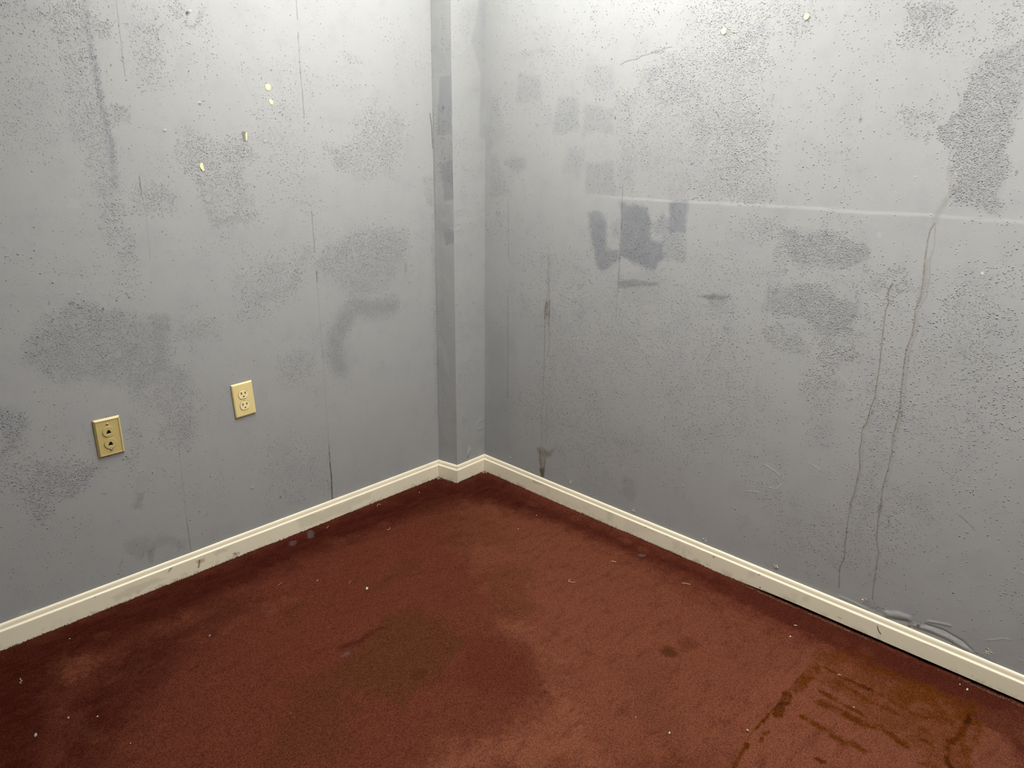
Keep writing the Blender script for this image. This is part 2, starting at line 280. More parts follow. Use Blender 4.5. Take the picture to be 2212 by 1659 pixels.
["R","s",0,0.25,40,0.6,0.8,[-17160,13483,-17275,13182,-17264,13018]],
["R","s",0,0.25,45,0.6,0.9,[-17377,12837,-17186,12429,-17086,12175]],
["R","s",0,0.35,144,0.8,0.5,[-17116,4279,-17102,3981]],
["R","s",0,0.55,37,0.6,0.6,[-16368,10428,-16310,10223,-16322,10013,-16364,9895,-16327,9700,-16342,9322,-16377,8815,-16423,8171,-16425,7639,-16441,7238,-16387,6883,-16356,6459,-16269,6295,-16298,5951,-16304,5596,-16391,5119,-16371,4675,-16364,4303,-16309,3984,-16327,3613,-16320,3228,-16348,2698,-16401,2171,-16319,1817,-16396,1127]],
["R","g",0,0.12,24,0.6,0.6,[-16368,10428,-16310,10223,-16322,10013,-16364,9895,-16327,9700,-16342,9322,-16377,8815,-16423,8171,-16425,7639,-16441,7238,-16387,6883,-16356,6459,-16269,6295,-16298,5951,-16304,5596,-16391,5119,-16371,4675,-16364,4303,-16309,3984,-16327,3613,-16320,3228,-16348,2698,-16401,2171,-16319,1817,-16396,1127]],
["R","s",0,0.14,98,0.8,0.6,[-16471,7650,-16487,7249,-16435,6895,-16403,6472,-16317,6309,-16347,5965,-16352,5611,-16440,5135,-16420,4691,-16413,4320,-16359,4002,-16377,3632]],
["R","g",0,0.2,24,0.6,0.5,[-16309,10161,-16655,10271,-17076,10400]],
["R","g",0,0.08,23,0.6,0.6,[-17089,12039,-17020,11828,-17018,11539,-17035,11133,-17084,10665,-17102,10187,-17041,9837,-17064,9446,-17072,9135,-17003,8743,-17010,8296,-17050,7785,-17112,7139,-17110,6735,-17072,6247,-17126,5849,-17123,5358,-17073,4771,-17092,4198,-17111,3615,-17156,3108,-17284,2707,-17293,2175,-17316,1718,-17350,1183]],
["R","h",0,8,198,1,0.8,[-17806,902,-18093,985,-18353,1055]],
["R","h",0,-3,105,0.9,0.1,[-17806,743,-18291,914]],
["R","h",0,6,136,0.9,0.4,[-18534,915,-18942,974,-19410,949,-19825,841]],
["R","h",0,-4,75,0.9,0.5,[-18807,1073,-19266,1115,-19736,1019,-19988,857]],
["R","h",0,3,73,0.8,0.4,[-18844,1199,-19121,1282,-19364,1333]],
["R","h",0,3,99,0.8,0.5,[-16481,841,-16888,844,-17227,802]],
["R","r",0,0.9,210,0.95,0.5,[-17192,1026,-17589,983]],
["R","s",1,1,16,0,0.1,[-18571,981,-18711,1007,-18646,896,-18608,907]],
["R","s",1,1,16,0,0.1,[-18378,834,-18475,837,-18424,779]],
["R","g",0,0.4,59,0.7,0.5,[-19888,801,-20211,831,-20546,768]],
["R","h",0,1.6,43,0.6,0.3,[-13596,4321,-13785,4271,-14022,4190,-14267,4034]],
["R","w",0,0.35,26,0.6,0.3,[-13596,4321,-13785,4271,-14022,4190,-14267,4034]],
["R","h",0,1.6,34,0.6,0.3,[-20248,1327,-20416,1447,-20554,1551,-20719,1611]],
["R","w",0,0.35,21,0.6,0.3,[-20248,1327,-20416,1447,-20554,1551,-20719,1611]],
["R","h",0,1.6,42,0.6,0.3,[-13413,3303,-13566,3341]],
["R","w",0,0.35,26,0.6,0.3,[-13413,3303,-13566,3341]],
["R","h",0,1.6,40,0.6,0.3,[-13154,3212,-13290,3276]],
["R","w",0,0.35,25,0.6,0.3,[-13154,3212,-13290,3276]],
["R","h",0,1.6,38,0.6,0.3,[-13840,3616,-14082,3620,-14259,3873]],
["R","w",0,0.35,24,0.6,0.3,[-13840,3616,-14082,3620,-14259,3873]],
["R","h",0,1.6,40,0.6,0.3,[-14967,4808,-15317,4694]],
["R","w",0,0.35,25,0.6,0.3,[-14967,4808,-15317,4694]],
["R","h",0,1.6,36,0.6,0.3,[-21025,1144,-21112,1165]],
["R","w",0,0.35,22,0.6,0.3,[-21025,1144,-21112,1165]],
["R","h",0,1.6,34,0.6,0.3,[-20569,3578,-20645,3545]],
["R","w",0,0.35,21,0.6,0.3,[-20569,3578,-20645,3545]],
["R","h",0,1.6,29,0.6,0.3,[-19876,7126,-19957,7051]],
["R","w",0,0.35,18,0.6,0.3,[-19876,7126,-19957,7051]],
["R","w",0,0.22,27,0.7,0.2,[-15341,7774,-15660,7529,-15963,7367]],
["R","w",0,0.22,28,0.7,0.2,[-18225,8258,-18434,8429]],
["R","g",0,0.45,34,0.7,0.2,[-19010,4578,-19219,4440,-19428,4290]],
["R","h",0,-1.2,39,0.7,0.2,[-19010,4578,-19219,4440,-19428,4290]],
["R","g",0,0.35,36,0.7,0.3,[-17381,3940,-17403,3655]],
["R","g",0,0.4,43,0.6,0.3,[-5989,8874,-6127,9096]],
["R","g",0,0.25,22,0.5,0.2,[-16441,11546,-16477,11395]],
["R","w",1,0.12,59,0,0.8,[-15883,11641,-15883,11604,-15872,11574,-15852,11556,-15826,11554,-15801,11568,-15780,11595,-15769,11631,-15769,11668,-15780,11698,-15800,11716,-15826,11718,-15851,11704,-15871,11676]],
["R","g",1,0.45,23,0,0.4,[-14975,14510,-14973,14491,-14963,14475,-14946,14467,-14925,14467,-14905,14476,-14890,14492,-14882,14512,-14884,14532,-14894,14547,-14911,14556,-14932,14555,-14952,14546,-14967,14530]],
["R","g",1,0.55,19,0,0.4,[-18616,13294,-18617,13272,-18613,13254,-18604,13244,-18592,13243,-18580,13253,-18569,13271,-18562,13293,-18560,13315,-18564,13333,-18573,13343,-18585,13343,-18598,13334,-18609,13316]],
["R","g",1,0.8,18,0,0.1,[-10146,13327,-10144,13315,-10136,13305,-10124,13300,-10110,13300,-10096,13305,-10086,13314,-10082,13326,-10084,13338,-10092,13347,-10104,13353,-10118,13353,-10132,13348,-10142,13339]],
["R","g",1,0.7,25,0,0.1,[-7144,14717,-7142,14692,-7133,14673,-7119,14662,-7102,14662,-7086,14673,-7074,14694,-7069,14719,-7071,14744,-7080,14764,-7094,14774,-7111,14774,-7126,14762,-7138,14742]],
["R","w",1,0.5,18,0,0.8,[-17440,7746,-17439,7739,-17436,7733,-17429,7728,-17421,7727,-17414,7728,-17408,7732,-17405,7738,-17406,7745,-17410,7751,-17416,7756,-17424,7758,-17432,7756,-17437,7752]],
["R","w",1,0.5,18,0,0.8,[-17418,7480,-17417,7473,-17413,7467,-17407,7462,-17399,7460,-17392,7462,-17386,7466,-17383,7472,-17384,7479,-17388,7485,-17394,7490,-17402,7492,-17409,7491,-17415,7486]],
["R","w",1,0.5,17,0,0.8,[-17750,7884,-17749,7877,-17745,7871,-17739,7867,-17732,7865,-17724,7866,-17719,7870,-17716,7876,-17716,7883,-17720,7889,-17727,7894,-17734,7895,-17741,7894,-17747,7890]],
["R","w",1,0.5,19,0,0.8,[-17750,4369,-17750,4361,-17746,4354,-17739,4348,-17731,4345,-17723,4346,-17717,4350,-17715,4356,-17715,4364,-17719,4371,-17726,4377,-17734,4380,-17741,4379,-17747,4376]],
["R","w",1,0.5,19,0,0.8,[-17571,4230,-17570,4223,-17566,4215,-17559,4209,-17551,4206,-17543,4206,-17537,4210,-17534,4217,-17535,4224,-17539,4232,-17546,4238,-17554,4241,-17562,4240,-17568,4237]],
["R","w",1,0.5,19,0,0.8,[-17706,4137,-17706,4129,-17701,4122,-17695,4116,-17687,4113,-17679,4113,-17673,4117,-17670,4124,-17671,4131,-17675,4139,-17681,4145,-17689,4148,-17697,4147,-17703,4144]],
["R","w",1,0.5,19,0,0.8,[-17279,5478,-17278,5471,-17274,5464,-17267,5458,-17259,5456,-17251,5456,-17245,5460,-17242,5467,-17243,5474,-17247,5481,-17254,5487,-17262,5489,-17270,5489,-17276,5485]],
["R","w",1,0.5,17,0,0.8,[-17685,8566,-17684,8559,-17680,8553,-17674,8549,-17667,8547,-17659,8549,-17654,8553,-17651,8559,-17652,8565,-17655,8571,-17662,8575,-17669,8577,-17676,8576,-17682,8572]],
["R","w",1,0.5,18,0,0.8,[-17569,8225,-17568,8219,-17565,8212,-17558,8208,-17551,8206,-17543,8208,-17538,8212,-17535,8218,-17536,8224,-17539,8231,-17546,8235,-17553,8237,-17561,8235,-17566,8231]],
["R","h",1,2.34,40,0,0,[-9329,4642,-9327,4628,-9317,4615,-9303,4604,-9286,4600,-9270,4602,-9259,4610,-9254,4622,-9256,4636,-9266,4650,-9281,4660,-9298,4664,-9313,4663,-9325,4655]],
["R","h",1,2.6,43,0,0,[-5439,9826,-5435,9813,-5423,9801,-5406,9793,-5387,9791,-5369,9795,-5356,9804,-5351,9817,-5355,9831,-5367,9842,-5384,9850,-5403,9852,-5421,9848,-5434,9839]],
["R","h",1,1.82,43,0,0,[-5255,9993,-5251,9979,-5239,9968,-5222,9960,-5202,9958,-5184,9962,-5172,9971,-5167,9984,-5170,9997,-5182,10009,-5199,10017,-5219,10019,-5237,10015,-5250,10006]],
["R","h",1,2.08,33,0,0,[-12493,7856,-12492,7844,-12484,7833,-12473,7826,-12460,7823,-12447,7826,-12437,7834,-12433,7844,-12435,7856,-12442,7867,-12453,7874,-12467,7877,-12480,7874,-12489,7867]],
["R","h",1,1.04,36,0,0,[-7920,13488,-7918,13477,-7908,13468,-7894,13462,-7878,13462,-7863,13467,-7852,13476,-7847,13487,-7850,13498,-7859,13508,-7874,13513,-7890,13513,-7905,13508,-7916,13499]],
["R","h",1,1.56,40,0,0,[-9890,3926,-9887,3911,-9878,3898,-9864,3887,-9847,3882,-9832,3884,-9821,3892,-9816,3904,-9818,3918,-9828,3932,-9842,3942,-9858,3947,-9874,3946,-9885,3938]],
["R","h",1,2.6,45,0,0,[-7219,3224,-7216,3208,-7205,3193,-7188,3182,-7169,3176,-7151,3177,-7138,3185,-7133,3199,-7137,3215,-7148,3230,-7165,3241,-7184,3247,-7201,3246,-7214,3237]],
["R","h",1,2.34,43,0,0,[-8849,2811,-8846,2796,-8836,2781,-8821,2769,-8803,2764,-8787,2765,-8775,2773,-8770,2785,-8773,2801,-8783,2816,-8798,2827,-8816,2833,-8832,2831,-8844,2824]],
["R","h",1,1.82,44,0,0,[-8266,2623,-8263,2608,-8253,2593,-8237,2581,-8218,2575,-8201,2576,-8189,2584,-8184,2597,-8187,2613,-8198,2628,-8214,2640,-8232,2645,-8249,2644,-8261,2637]],
["R","h",1,1.82,41,0,0,[-10174,2484,-10172,2469,-10163,2455,-10148,2444,-10132,2438,-10117,2439,-10105,2446,-10100,2459,-10103,2474,-10112,2488,-10126,2499,-10143,2505,-10158,2504,-10169,2497]],
["R","h",1,1.56,41,0,0,[-10150,2131,-10147,2115,-10138,2101,-10124,2089,-10107,2083,-10092,2084,-10080,2092,-10075,2104,-10078,2119,-10087,2134,-10101,2145,-10118,2151,-10133,2150,-10145,2143]],
["R","h",1,2.6,40,0,0,[-10889,2624,-10887,2609,-10878,2595,-10865,2584,-10849,2579,-10834,2580,-10823,2587,-10818,2599,-10820,2614,-10829,2628,-10843,2639,-10859,2644,-10873,2643,-10884,2636]],
["R","h",1,1.82,33,0,0,[-13060,6246,-13059,6234,-13052,6222,-13041,6214,-13027,6211,-13015,6213,-13005,6220,-13001,6231,-13002,6243,-13010,6255,-13021,6263,-13034,6266,-13047,6264,-13056,6257]],
["R","h",1,1.56,39,0,0,[-9730,6078,-9728,6064,-9719,6052,-9705,6042,-9689,6039,-9674,6041,-9663,6049,-9658,6061,-9660,6075,-9669,6087,-9684,6096,-9700,6100,-9715,6098,-9726,6090]],
["R","h",1,2.6,24,0,0,[-16499,13126,-16498,13117,-16493,13110,-16485,13105,-16476,13105,-16467,13109,-16460,13116,-16456,13124,-16457,13133,-16461,13140,-16469,13144,-16479,13145,-16488,13141,-16495,13134]],
["R","h",1,5.2,23,0,0,[-18365,10915,-18365,10906,-18361,10899,-18354,10894,-18346,10893,-18337,10896,-18330,10902,-18327,10911,-18327,10919,-18331,10927,-18338,10932,-18347,10933,-18355,10930,-18362,10924]],
["R","h",1,2.6,23,0,0,[-18311,10841,-18310,10832,-18306,10824,-18299,10819,-18291,10818,-18282,10821,-18276,10827,-18272,10836,-18272,10845,-18276,10852,-18283,10857,-18292,10858,-18300,10855,-18307,10849]],
["R","h",1,1.3,28,0,0,[-15411,9479,-15410,9468,-15405,9459,-15396,9453,-15385,9452,-15374,9454,-15366,9461,-15363,9471,-15363,9481,-15369,9490,-15378,9496,-15389,9498,-15399,9495,-15407,9488]],
["R","h",1,2.08,27,0,0,[-19465,2200,-19465,2188,-19461,2177,-19454,2169,-19445,2164,-19436,2165,-19429,2171,-19425,2180,-19425,2192,-19429,2203,-19436,2211,-19445,2216,-19454,2215,-19461,2209]],
["R","h",1,1.82,28,0,0,[-18875,2150,-18875,2139,-18871,2127,-18863,2118,-18853,2114,-18844,2114,-18837,2120,-18833,2130,-18833,2142,-18837,2153,-18845,2162,-18854,2167,-18864,2166,-18871,2160]],
["R","h",1,2.08,34,0,0,[-14318,3093,-14317,3080,-14310,3067,-14300,3057,-14287,3053,-14275,3054,-14265,3060,-14261,3071,-14262,3085,-14269,3097,-14280,3107,-14292,3112,-14304,3110,-14314,3104]],
["R","h",1,2.08,46,0,0,[-4210,8219,-4205,8205,-4193,8192,-4174,8183,-4153,8179,-4134,8183,-4120,8192,-4115,8206,-4119,8220,-4132,8234,-4151,8243,-4172,8246,-4191,8242,-4204,8233]],
["R","h",1,2.34,57,0,0,[-1888,1234,-1882,1215,-1867,1197,-1844,1182,-1819,1175,-1796,1175,-1780,1184,-1774,1199,-1780,1218,-1795,1237,-1818,1251,-1843,1259,-1866,1258,-1882,1249]],
["R","h",1,1.3,42,0,0,[-6730,8554,-6726,8540,-6715,8528,-6699,8519,-6681,8517,-6664,8520,-6652,8529,-6647,8541,-6650,8555,-6661,8567,-6677,8576,-6696,8578,-6712,8575,-6725,8566]],
["R","h",1,2.34,29,0,0,[-13763,10638,-13761,10627,-13755,10618,-13745,10612,-13733,10611,-13722,10614,-13713,10622,-13709,10632,-13711,10642,-13717,10651,-13727,10657,-13739,10658,-13750,10655,-13759,10647]],
["R","h",1,2.6,27,0,0,[-15152,11082,-15151,11072,-15146,11064,-15137,11059,-15126,11057,-15116,11061,-15108,11068,-15104,11077,-15105,11087,-15110,11096,-15119,11101,-15130,11102,-15140,11099,-15148,11092]],
["R","h",1,1.56,32,0,0,[-15390,4187,-15390,4174,-15384,4163,-15374,4154,-15362,4150,-15351,4151,-15342,4158,-15338,4168,-15339,4181,-15345,4192,-15355,4201,-15366,4205,-15378,4204,-15386,4197]],
["R","w",1,0.8,16,0,0.2,[-18373,10927,-18374,10908,-18368,10892,-18359,10882,-18346,10880,-18333,10887,-18322,10902,-18315,10921,-18315,10940,-18320,10956,-18330,10966,-18342,10968,-18356,10961,-18366,10946]],
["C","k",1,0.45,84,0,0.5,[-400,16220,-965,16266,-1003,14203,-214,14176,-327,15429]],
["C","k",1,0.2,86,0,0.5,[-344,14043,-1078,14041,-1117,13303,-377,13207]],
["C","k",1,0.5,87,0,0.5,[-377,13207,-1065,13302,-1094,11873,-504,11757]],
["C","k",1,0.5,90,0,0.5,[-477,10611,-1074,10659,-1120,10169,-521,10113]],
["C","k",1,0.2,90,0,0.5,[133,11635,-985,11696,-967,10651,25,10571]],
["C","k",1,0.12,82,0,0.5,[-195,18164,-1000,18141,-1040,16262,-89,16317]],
["C","h",0,1.6,59,0.8,0.2,[-671,10733,-861,10730,-994,10688]],
["C","h",0,1.4,113,0.9,0.6,[-51,15033,-116,10582,-55,2764]],
["C","r",1,0.3,367,0,1,[25,15198,-1021,15166,-971,12378,112,12337]],
["C","g",1,0.5,42,0,0.4,[-608,15147,-602,15119,-587,15097,-566,15085,-543,15086,-522,15099,-508,15122,-504,15150,-510,15178,-525,15200,-546,15211,-569,15211,-590,15198,-604,15175]],
["C","g",1,0.4,20,0,0.3,[-804,17092,-799,17079,-785,17070,-765,17065,-742,17067,-722,17074,-708,17086,-704,17100,-709,17113,-723,17122,-743,17126,-766,17125,-786,17117,-800,17105]],
["C","g",1,0.5,22,0,0.3,[-647,13346,-641,13331,-626,13319,-605,13312,-581,13312,-560,13318,-545,13330,-540,13344,-546,13359,-561,13371,-583,13377,-606,13378,-627,13372,-642,13360]],
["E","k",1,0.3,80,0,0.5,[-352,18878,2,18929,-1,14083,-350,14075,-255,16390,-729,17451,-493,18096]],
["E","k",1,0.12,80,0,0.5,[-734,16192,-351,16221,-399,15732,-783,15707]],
["E","h",0,1.8,90,0.8,0.4,[-1609,11429,-1295,11468]],
["E","h",0,1.8,91,0.8,0.4,[-1616,10905,-1373,10927]],
["E","h",0,1.8,89,0.8,0.4,[-1618,10694,-1449,10665]],
["E","h",0,1.8,144,0.8,0.4,[-9,2440,-375,2385,-514,2142]],
["E","h",0,1.8,122,0.8,0.4,[-64,2019,-514,2033]],
["E","h",0,1.8,153,0.8,0.4,[-92,1697,-234,1518]],
["E","h",0,1.2,82,0.8,0.8,[-122,12347,-79,6717,-148,1272]],
["E","h",0,0.3,74,0.8,0.8,[-1532,17212,-1544,8829,-1610,1271]],
["E","h",1,3,50,0,0.1,[-1014,1438,-905,1275,-1044,1011,-1098,1115]],
["E","g",0,0.45,89,0.6,0.2,[-988,1126,-1072,888]],
["E","w",1,0.4,50,0,0.1,[-1014,1438,-905,1275,-1044,1011,-1098,1115]],
["E","r",0,0.5,167,0.95,0.4,[-1327,2786,-1249,2554]],
["E","g",1,0.6,22,0,0.1,[-1508,7723,-1516,7714,-1536,7709,-1567,7709,-1600,7714,-1630,7722,-1650,7733,-1658,7744,-1650,7753,-1629,7758,-1599,7758,-1566,7753,-1536,7745,-1515,7734]],
["BL","g",0,0.9,59,0.6,0.3,[-12504,413,-12564,173]],
["BL","s",1,0.5,50,0,0.4,[-12639,454,-12327,443,-12342,324,-12533,301]],
["BL","s",1,0.65,32,0,0.3,[-13550,406,-13474,544,-13355,544,-13458,434]],
["BL","s",1,0.75,22,0,0.3,[-15798,589,-15658,586,-15686,485,-15698,573]],
["BL","s",0,0.7,25,0.6,0.3,[-14816,649,-14481,594]],
["BL","g",1,0.18,92,0,1,[-15265,329,-14014,412,-13593,305,-14478,118,-15163,113]],
["BL","g",1,0.6,35,0,0.4,[-11205,122,-11215,102,-11239,94,-11273,97,-11309,113,-11340,137,-11360,164,-11365,191,-11355,210,-11331,219,-11297,215,-11262,200,-11231,176,-11210,148]],
["BL","g",1,0.5,18,0,0.4,[-11120,122,-11125,108,-11135,100,-11149,99,-11163,105,-11175,117,-11183,133,-11185,150,-11180,164,-11170,172,-11156,174,-11141,167,-11129,155,-11121,139]],
["BL","g",1,0.22,103,0,1,[-12035,495,-11382,489,-11560,383,-11901,258]],
["BL","g",1,0.15,121,0,1,[-8881,606,-6462,495,-6488,99,-8728,162]],
["BL","g",0,0.3,35,0.6,0.4,[-8274,471,-8072,531]],
["BL","g",1,0.15,105,0,1,[-7724,361,-5578,589,-5595,287,-7533,190]],
["BR","g",1,0.15,212,0,0.5,[-4727,525,-4876,577,-4889,246,-4740,192]],
["BR","g",1,0.15,190,0,0.5,[-7791,571,-8046,667,-8076,244,-7820,144]],
["BR","g",1,0.1,187,0,0.5,[-7939,961,-8108,1022,-8128,737,-7959,674]],
["BR","g",1,0.15,170,0,0.5,[-10766,436,-11037,548,-11066,262,-10793,147]],
["BR","g",1,0.14,168,0,0.5,[-11091,385,-11234,445,-11270,88,-11126,26]],
["BR","g",1,0.125,167,0,0.5,[-11316,368,-11422,413,-11444,200,-11337,154]],
["BR","g",1,0.1,198,0,0.5,[-6673,395,-7011,520,-7022,323,-6684,196]],
["BR","g",1,0.1,206,0,0.5,[-5333,942,-5573,1024,-5588,701,-5347,616]],
["BR","g",1,0.15,141,0,0.5,[-15453,401,-15590,467,-15612,309,-15475,242]],
["BR","g",1,0.125,143,0,0.5,[-15117,357,-15257,425,-15279,265,-15139,197]],
["BR","g",1,0.14,151,0,0.5,[-13582,474,-13843,592,-13874,344,-13612,223]],
["BR","g",1,0.075,179,0,0.5,[-8654,546,-10031,1078,-10080,532,-8697,-25]],
["BR","g",1,0.8,29,0,0.2,[-3951,619,-3947,603,-3933,586,-3912,573,-3889,565,-3868,564,-3853,571,-3847,584,-3852,600,-3866,617,-3887,631,-3910,638,-3931,639,-3946,632]],
["BR","g",1,0.8,26,0,0.2,[-7633,631,-7629,616,-7618,600,-7601,588,-7582,581,-7564,580,-7551,587,-7546,598,-7550,614,-7561,629,-7578,641,-7597,648,-7615,649,-7628,643]],
["BR","g",1,0.8,25,0,0.2,[-8711,626,-8708,612,-8697,597,-8682,585,-8663,578,-8646,577,-8634,583,-8629,595,-8632,610,-8643,624,-8659,637,-8677,644,-8694,644,-8706,638]],
["BR","g",1,0.8,27,0,0.2,[-6064,786,-6060,771,-6048,755,-6030,742,-6009,735,-5990,734,-5976,741,-5971,753,-5975,769,-5987,785,-6006,797,-6026,805,-6046,805,-6059,798]],
["BR","g",1,0.8,21,0,0.2,[-12378,512,-12376,499,-12368,485,-12355,474,-12340,468,-12326,467,-12316,473,-12311,483,-12313,497,-12322,510,-12334,521,-12349,528,-12363,528,-12374,523]],
["BR","g",1,0.8,22,0,0.2,[-11623,590,-11621,576,-11612,562,-11599,551,-11583,544,-11568,544,-11558,550,-11553,560,-11555,574,-11564,588,-11577,599,-11593,606,-11607,606,-11618,600]],
["BR","g",1,0.8,24,0,0.2,[-9619,576,-9616,562,-9607,547,-9591,535,-9574,528,-9558,528,-9546,534,-9541,545,-9544,560,-9554,574,-9569,586,-9587,593,-9603,593,-9614,587]],
["BR","g",1,0.8,23,0,0.2,[-10541,587,-10539,573,-10529,559,-10515,547,-10499,540,-10483,540,-10472,546,-10467,557,-10470,571,-10479,585,-10493,597,-10510,603,-10525,604,-10536,598]],
["BR","g",1,0.8,20,0,0.2,[-14009,545,-14007,533,-14000,520,-13988,509,-13975,503,-13962,502,-13953,508,-13948,518,-13950,531,-13957,544,-13969,554,-13982,560,-13995,561,-14004,555]],
["BR","g",0,0.5,34,0.5,0.6,[-16549,226,-16660,217]],
["BR","g",0,0.4,73,0.7,0.9,[-14198,57,-14984,1]],
["BR","g",0,0.3,18,0.5,0.1,[-20131,221,-20147,138]],
["BR","g",0,0.3,23,0.5,0.5,[-18872,538,-19224,545]],
["BR","s",1,0.3,71,0,0.3,[-3953,577,-4971,714,-4927,553,-3957,429]],
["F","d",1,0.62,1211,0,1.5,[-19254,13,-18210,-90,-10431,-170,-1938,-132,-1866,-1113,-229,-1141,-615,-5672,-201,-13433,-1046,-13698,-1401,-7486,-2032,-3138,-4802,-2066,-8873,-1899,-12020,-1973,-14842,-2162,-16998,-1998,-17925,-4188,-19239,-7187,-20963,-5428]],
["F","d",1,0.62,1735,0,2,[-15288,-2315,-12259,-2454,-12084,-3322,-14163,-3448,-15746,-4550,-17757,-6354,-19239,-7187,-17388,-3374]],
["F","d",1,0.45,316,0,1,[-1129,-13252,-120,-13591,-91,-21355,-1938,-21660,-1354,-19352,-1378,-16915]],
["F","p",1,0.45,1241,0,3,[-2827,-1163,-1199,-6169,-1774,-12606,-1978,-16880,-7574,-16691,-11051,-13154,-8488,-12378,-7238,-10422,-6019,-7226]],
["F","p",1,0.75,696,0,2,[-6920,-10134,-7307,-12048,-8225,-12154,-8320,-13023,-9317,-14918,-12552,-11628,-11255,-11794,-9390,-12842]],
["F","p",1,0.7,536,0,1,[-7123,-8971,-6489,-9934,-7298,-10658,-7717,-9940]],
["F","p",1,0.55,202,0,2,[-17089,-1498,-16638,-1953,-16464,-2537,-17055,-2978,-17281,-2997,-17377,-2144]],
["F","p",1,0.35,329,0,2,[-16263,-3007,-15243,-3221,-15048,-3694,-16003,-4291,-16515,-3773]],
["F","p",1,0.35,342,0,2,[-17820,-3404,-17348,-4335,-17331,-5626,-17870,-5078]],
["F","p",1,0.3,459,0,2,[-14757,-1938,-11846,-2868,-11149,-3918,-14251,-3651]],
["F","p",1,0.75,46,0,0.3,[-15765,-1522,-15808,-1604,-15884,-1648,-15978,-1646,-16070,-1598,-16144,-1514,-16186,-1410,-16186,-1306,-16144,-1223,-16069,-1177,-15975,-1178,-15881,-1227,-15805,-1312,-15764,-1418]],
["F","p",1,0.4,71,0,0.5,[-13799,-3692,-13851,-3776,-13930,-3822,-14022,-3822,-14108,-3776,-14171,-3693,-14200,-3589,-14189,-3484,-14139,-3399,-14059,-3351,-13966,-3350,-13879,-3396,-13814,-3481,-13786,-3587]],
["F","p",1,0.3,102,0,0.5,[-15396,-3321,-15435,-3395,-15498,-3437,-15572,-3438,-15643,-3399,-15698,-3328,-15726,-3238,-15720,-3146,-15683,-3072,-15621,-3029,-15546,-3026,-15473,-3065,-15417,-3138,-15390,-3230]],
["F","p",1,0.6,63,0,0.3,[-651,-9434,-730,-9437,-796,-9379,-838,-9269,-846,-9131,-818,-8990,-761,-8874,-684,-8806,-603,-8802,-535,-8861,-494,-8973,-487,-9114,-516,-9256,-574,-9370]],
["F","p",1,0.65,61,0,0.3,[-719,-10158,-807,-10166,-875,-10122,-912,-10035,-909,-9922,-867,-9804,-793,-9704,-703,-9643,-614,-9633,-544,-9678,-507,-9766,-511,-9882,-555,-10001,-629,-10099]],
["F","p",1,0.3,37,0,0.3,[-848,-17211,-940,-17197,-1012,-17135,-1050,-17039,-1047,-16925,-1003,-16817,-926,-16735,-831,-16696,-738,-16709,-664,-16771,-626,-16870,-631,-16986,-677,-17094,-755,-17174]],
["F","p",1,0.35,36,0,0.3,[-816,-17895,-906,-17881,-976,-17824,-1013,-17735,-1010,-17632,-967,-17534,-892,-17460,-799,-17426,-708,-17440,-636,-17498,-598,-17589,-602,-17694,-648,-17792,-724,-17864]],
["F","p",1,0.5,119,0,0.5,[-952,-4944,-1036,-4960,-1102,-4909,-1137,-4800,-1134,-4654,-1094,-4500,-1024,-4367,-937,-4283,-852,-4265,-784,-4317,-749,-4429,-753,-4577,-795,-4732,-866,-4863]],
["F","p",1,0.45,151,0,0.5,[-7915,-1667,-8000,-1740,-8139,-1767,-8303,-1741,-8460,-1669,-8581,-1564,-8641,-1448,-8630,-1341,-8548,-1266,-8411,-1238,-8246,-1262,-8085,-1334,-7962,-1441,-7902,-1560]],
["F","p",1,0.3,135,0,0.5,[-5999,-1921,-6081,-1995,-6175,-2024,-6264,-2003,-6330,-1937,-6361,-1839,-6351,-1726,-6300,-1623,-6220,-1548,-6125,-1517,-6034,-1537,-5967,-1604,-5936,-1705,-5948,-1818]],
["F","g",1,0.35,78,0,0.4,[-8488,-632,-8576,-751,-8665,-826,-8738,-844,-8780,-802,-8785,-707,-8749,-578,-8681,-440,-8593,-319,-8503,-240,-8428,-220,-8384,-263,-8381,-361,-8418,-493]],
["F","g",1,0.28,100,0,0.4,[-9227,-678,-9276,-755,-9343,-810,-9415,-831,-9477,-816,-9518,-766,-9530,-692,-9511,-608,-9463,-531,-9396,-475,-9324,-452,-9260,-468,-9219,-518,-9207,-593]],
["F","g",1,0.4,72,0,0.4,[-970,-10174,-1014,-10187,-1067,-10180,-1120,-10152,-1161,-10111,-1184,-10063,-1183,-10019,-1158,-9987,-1115,-9973,-1062,-9980,-1009,-10008,-967,-10050,-944,-10097,-946,-10142]],
["F","g",1,0.3,50,0,0.4,[-11313,-7099,-11336,-7124,-11387,-7145,-11455,-7158,-11527,-7159,-11589,-7150,-11629,-7131,-11638,-7107,-11616,-7082,-11566,-7061,-11498,-7048,-11426,-7046,-11363,-7055,-11323,-7074]],
["F","d",1,0.45,135,0,0.8,[-4821,-13826,-4912,-13840,-5000,-13811,-5068,-13746,-5102,-13656,-5097,-13560,-5052,-13475,-4977,-13420,-4885,-13404,-4795,-13432,-4726,-13499,-4692,-13590,-4699,-13688,-4745,-13772]],
["F","o",1,0.7,186,0,1.2,[-4802,-13831,-4884,-13843,-4963,-13818,-5023,-13761,-5054,-13682,-5048,-13597,-5007,-13522,-4939,-13472,-4857,-13458,-4777,-13483,-4715,-13541,-4685,-13622,-4691,-13708,-4733,-13782]],
["F","d",1,0.3,245,0,1,[-3910,-14070,-4095,-14138,-4287,-14144,-4451,-14089,-4556,-13984,-4581,-13848,-4523,-13707,-4389,-13588,-4206,-13515,-4008,-13504,-3837,-13559,-3729,-13668,-3705,-13810,-3770,-13954]],
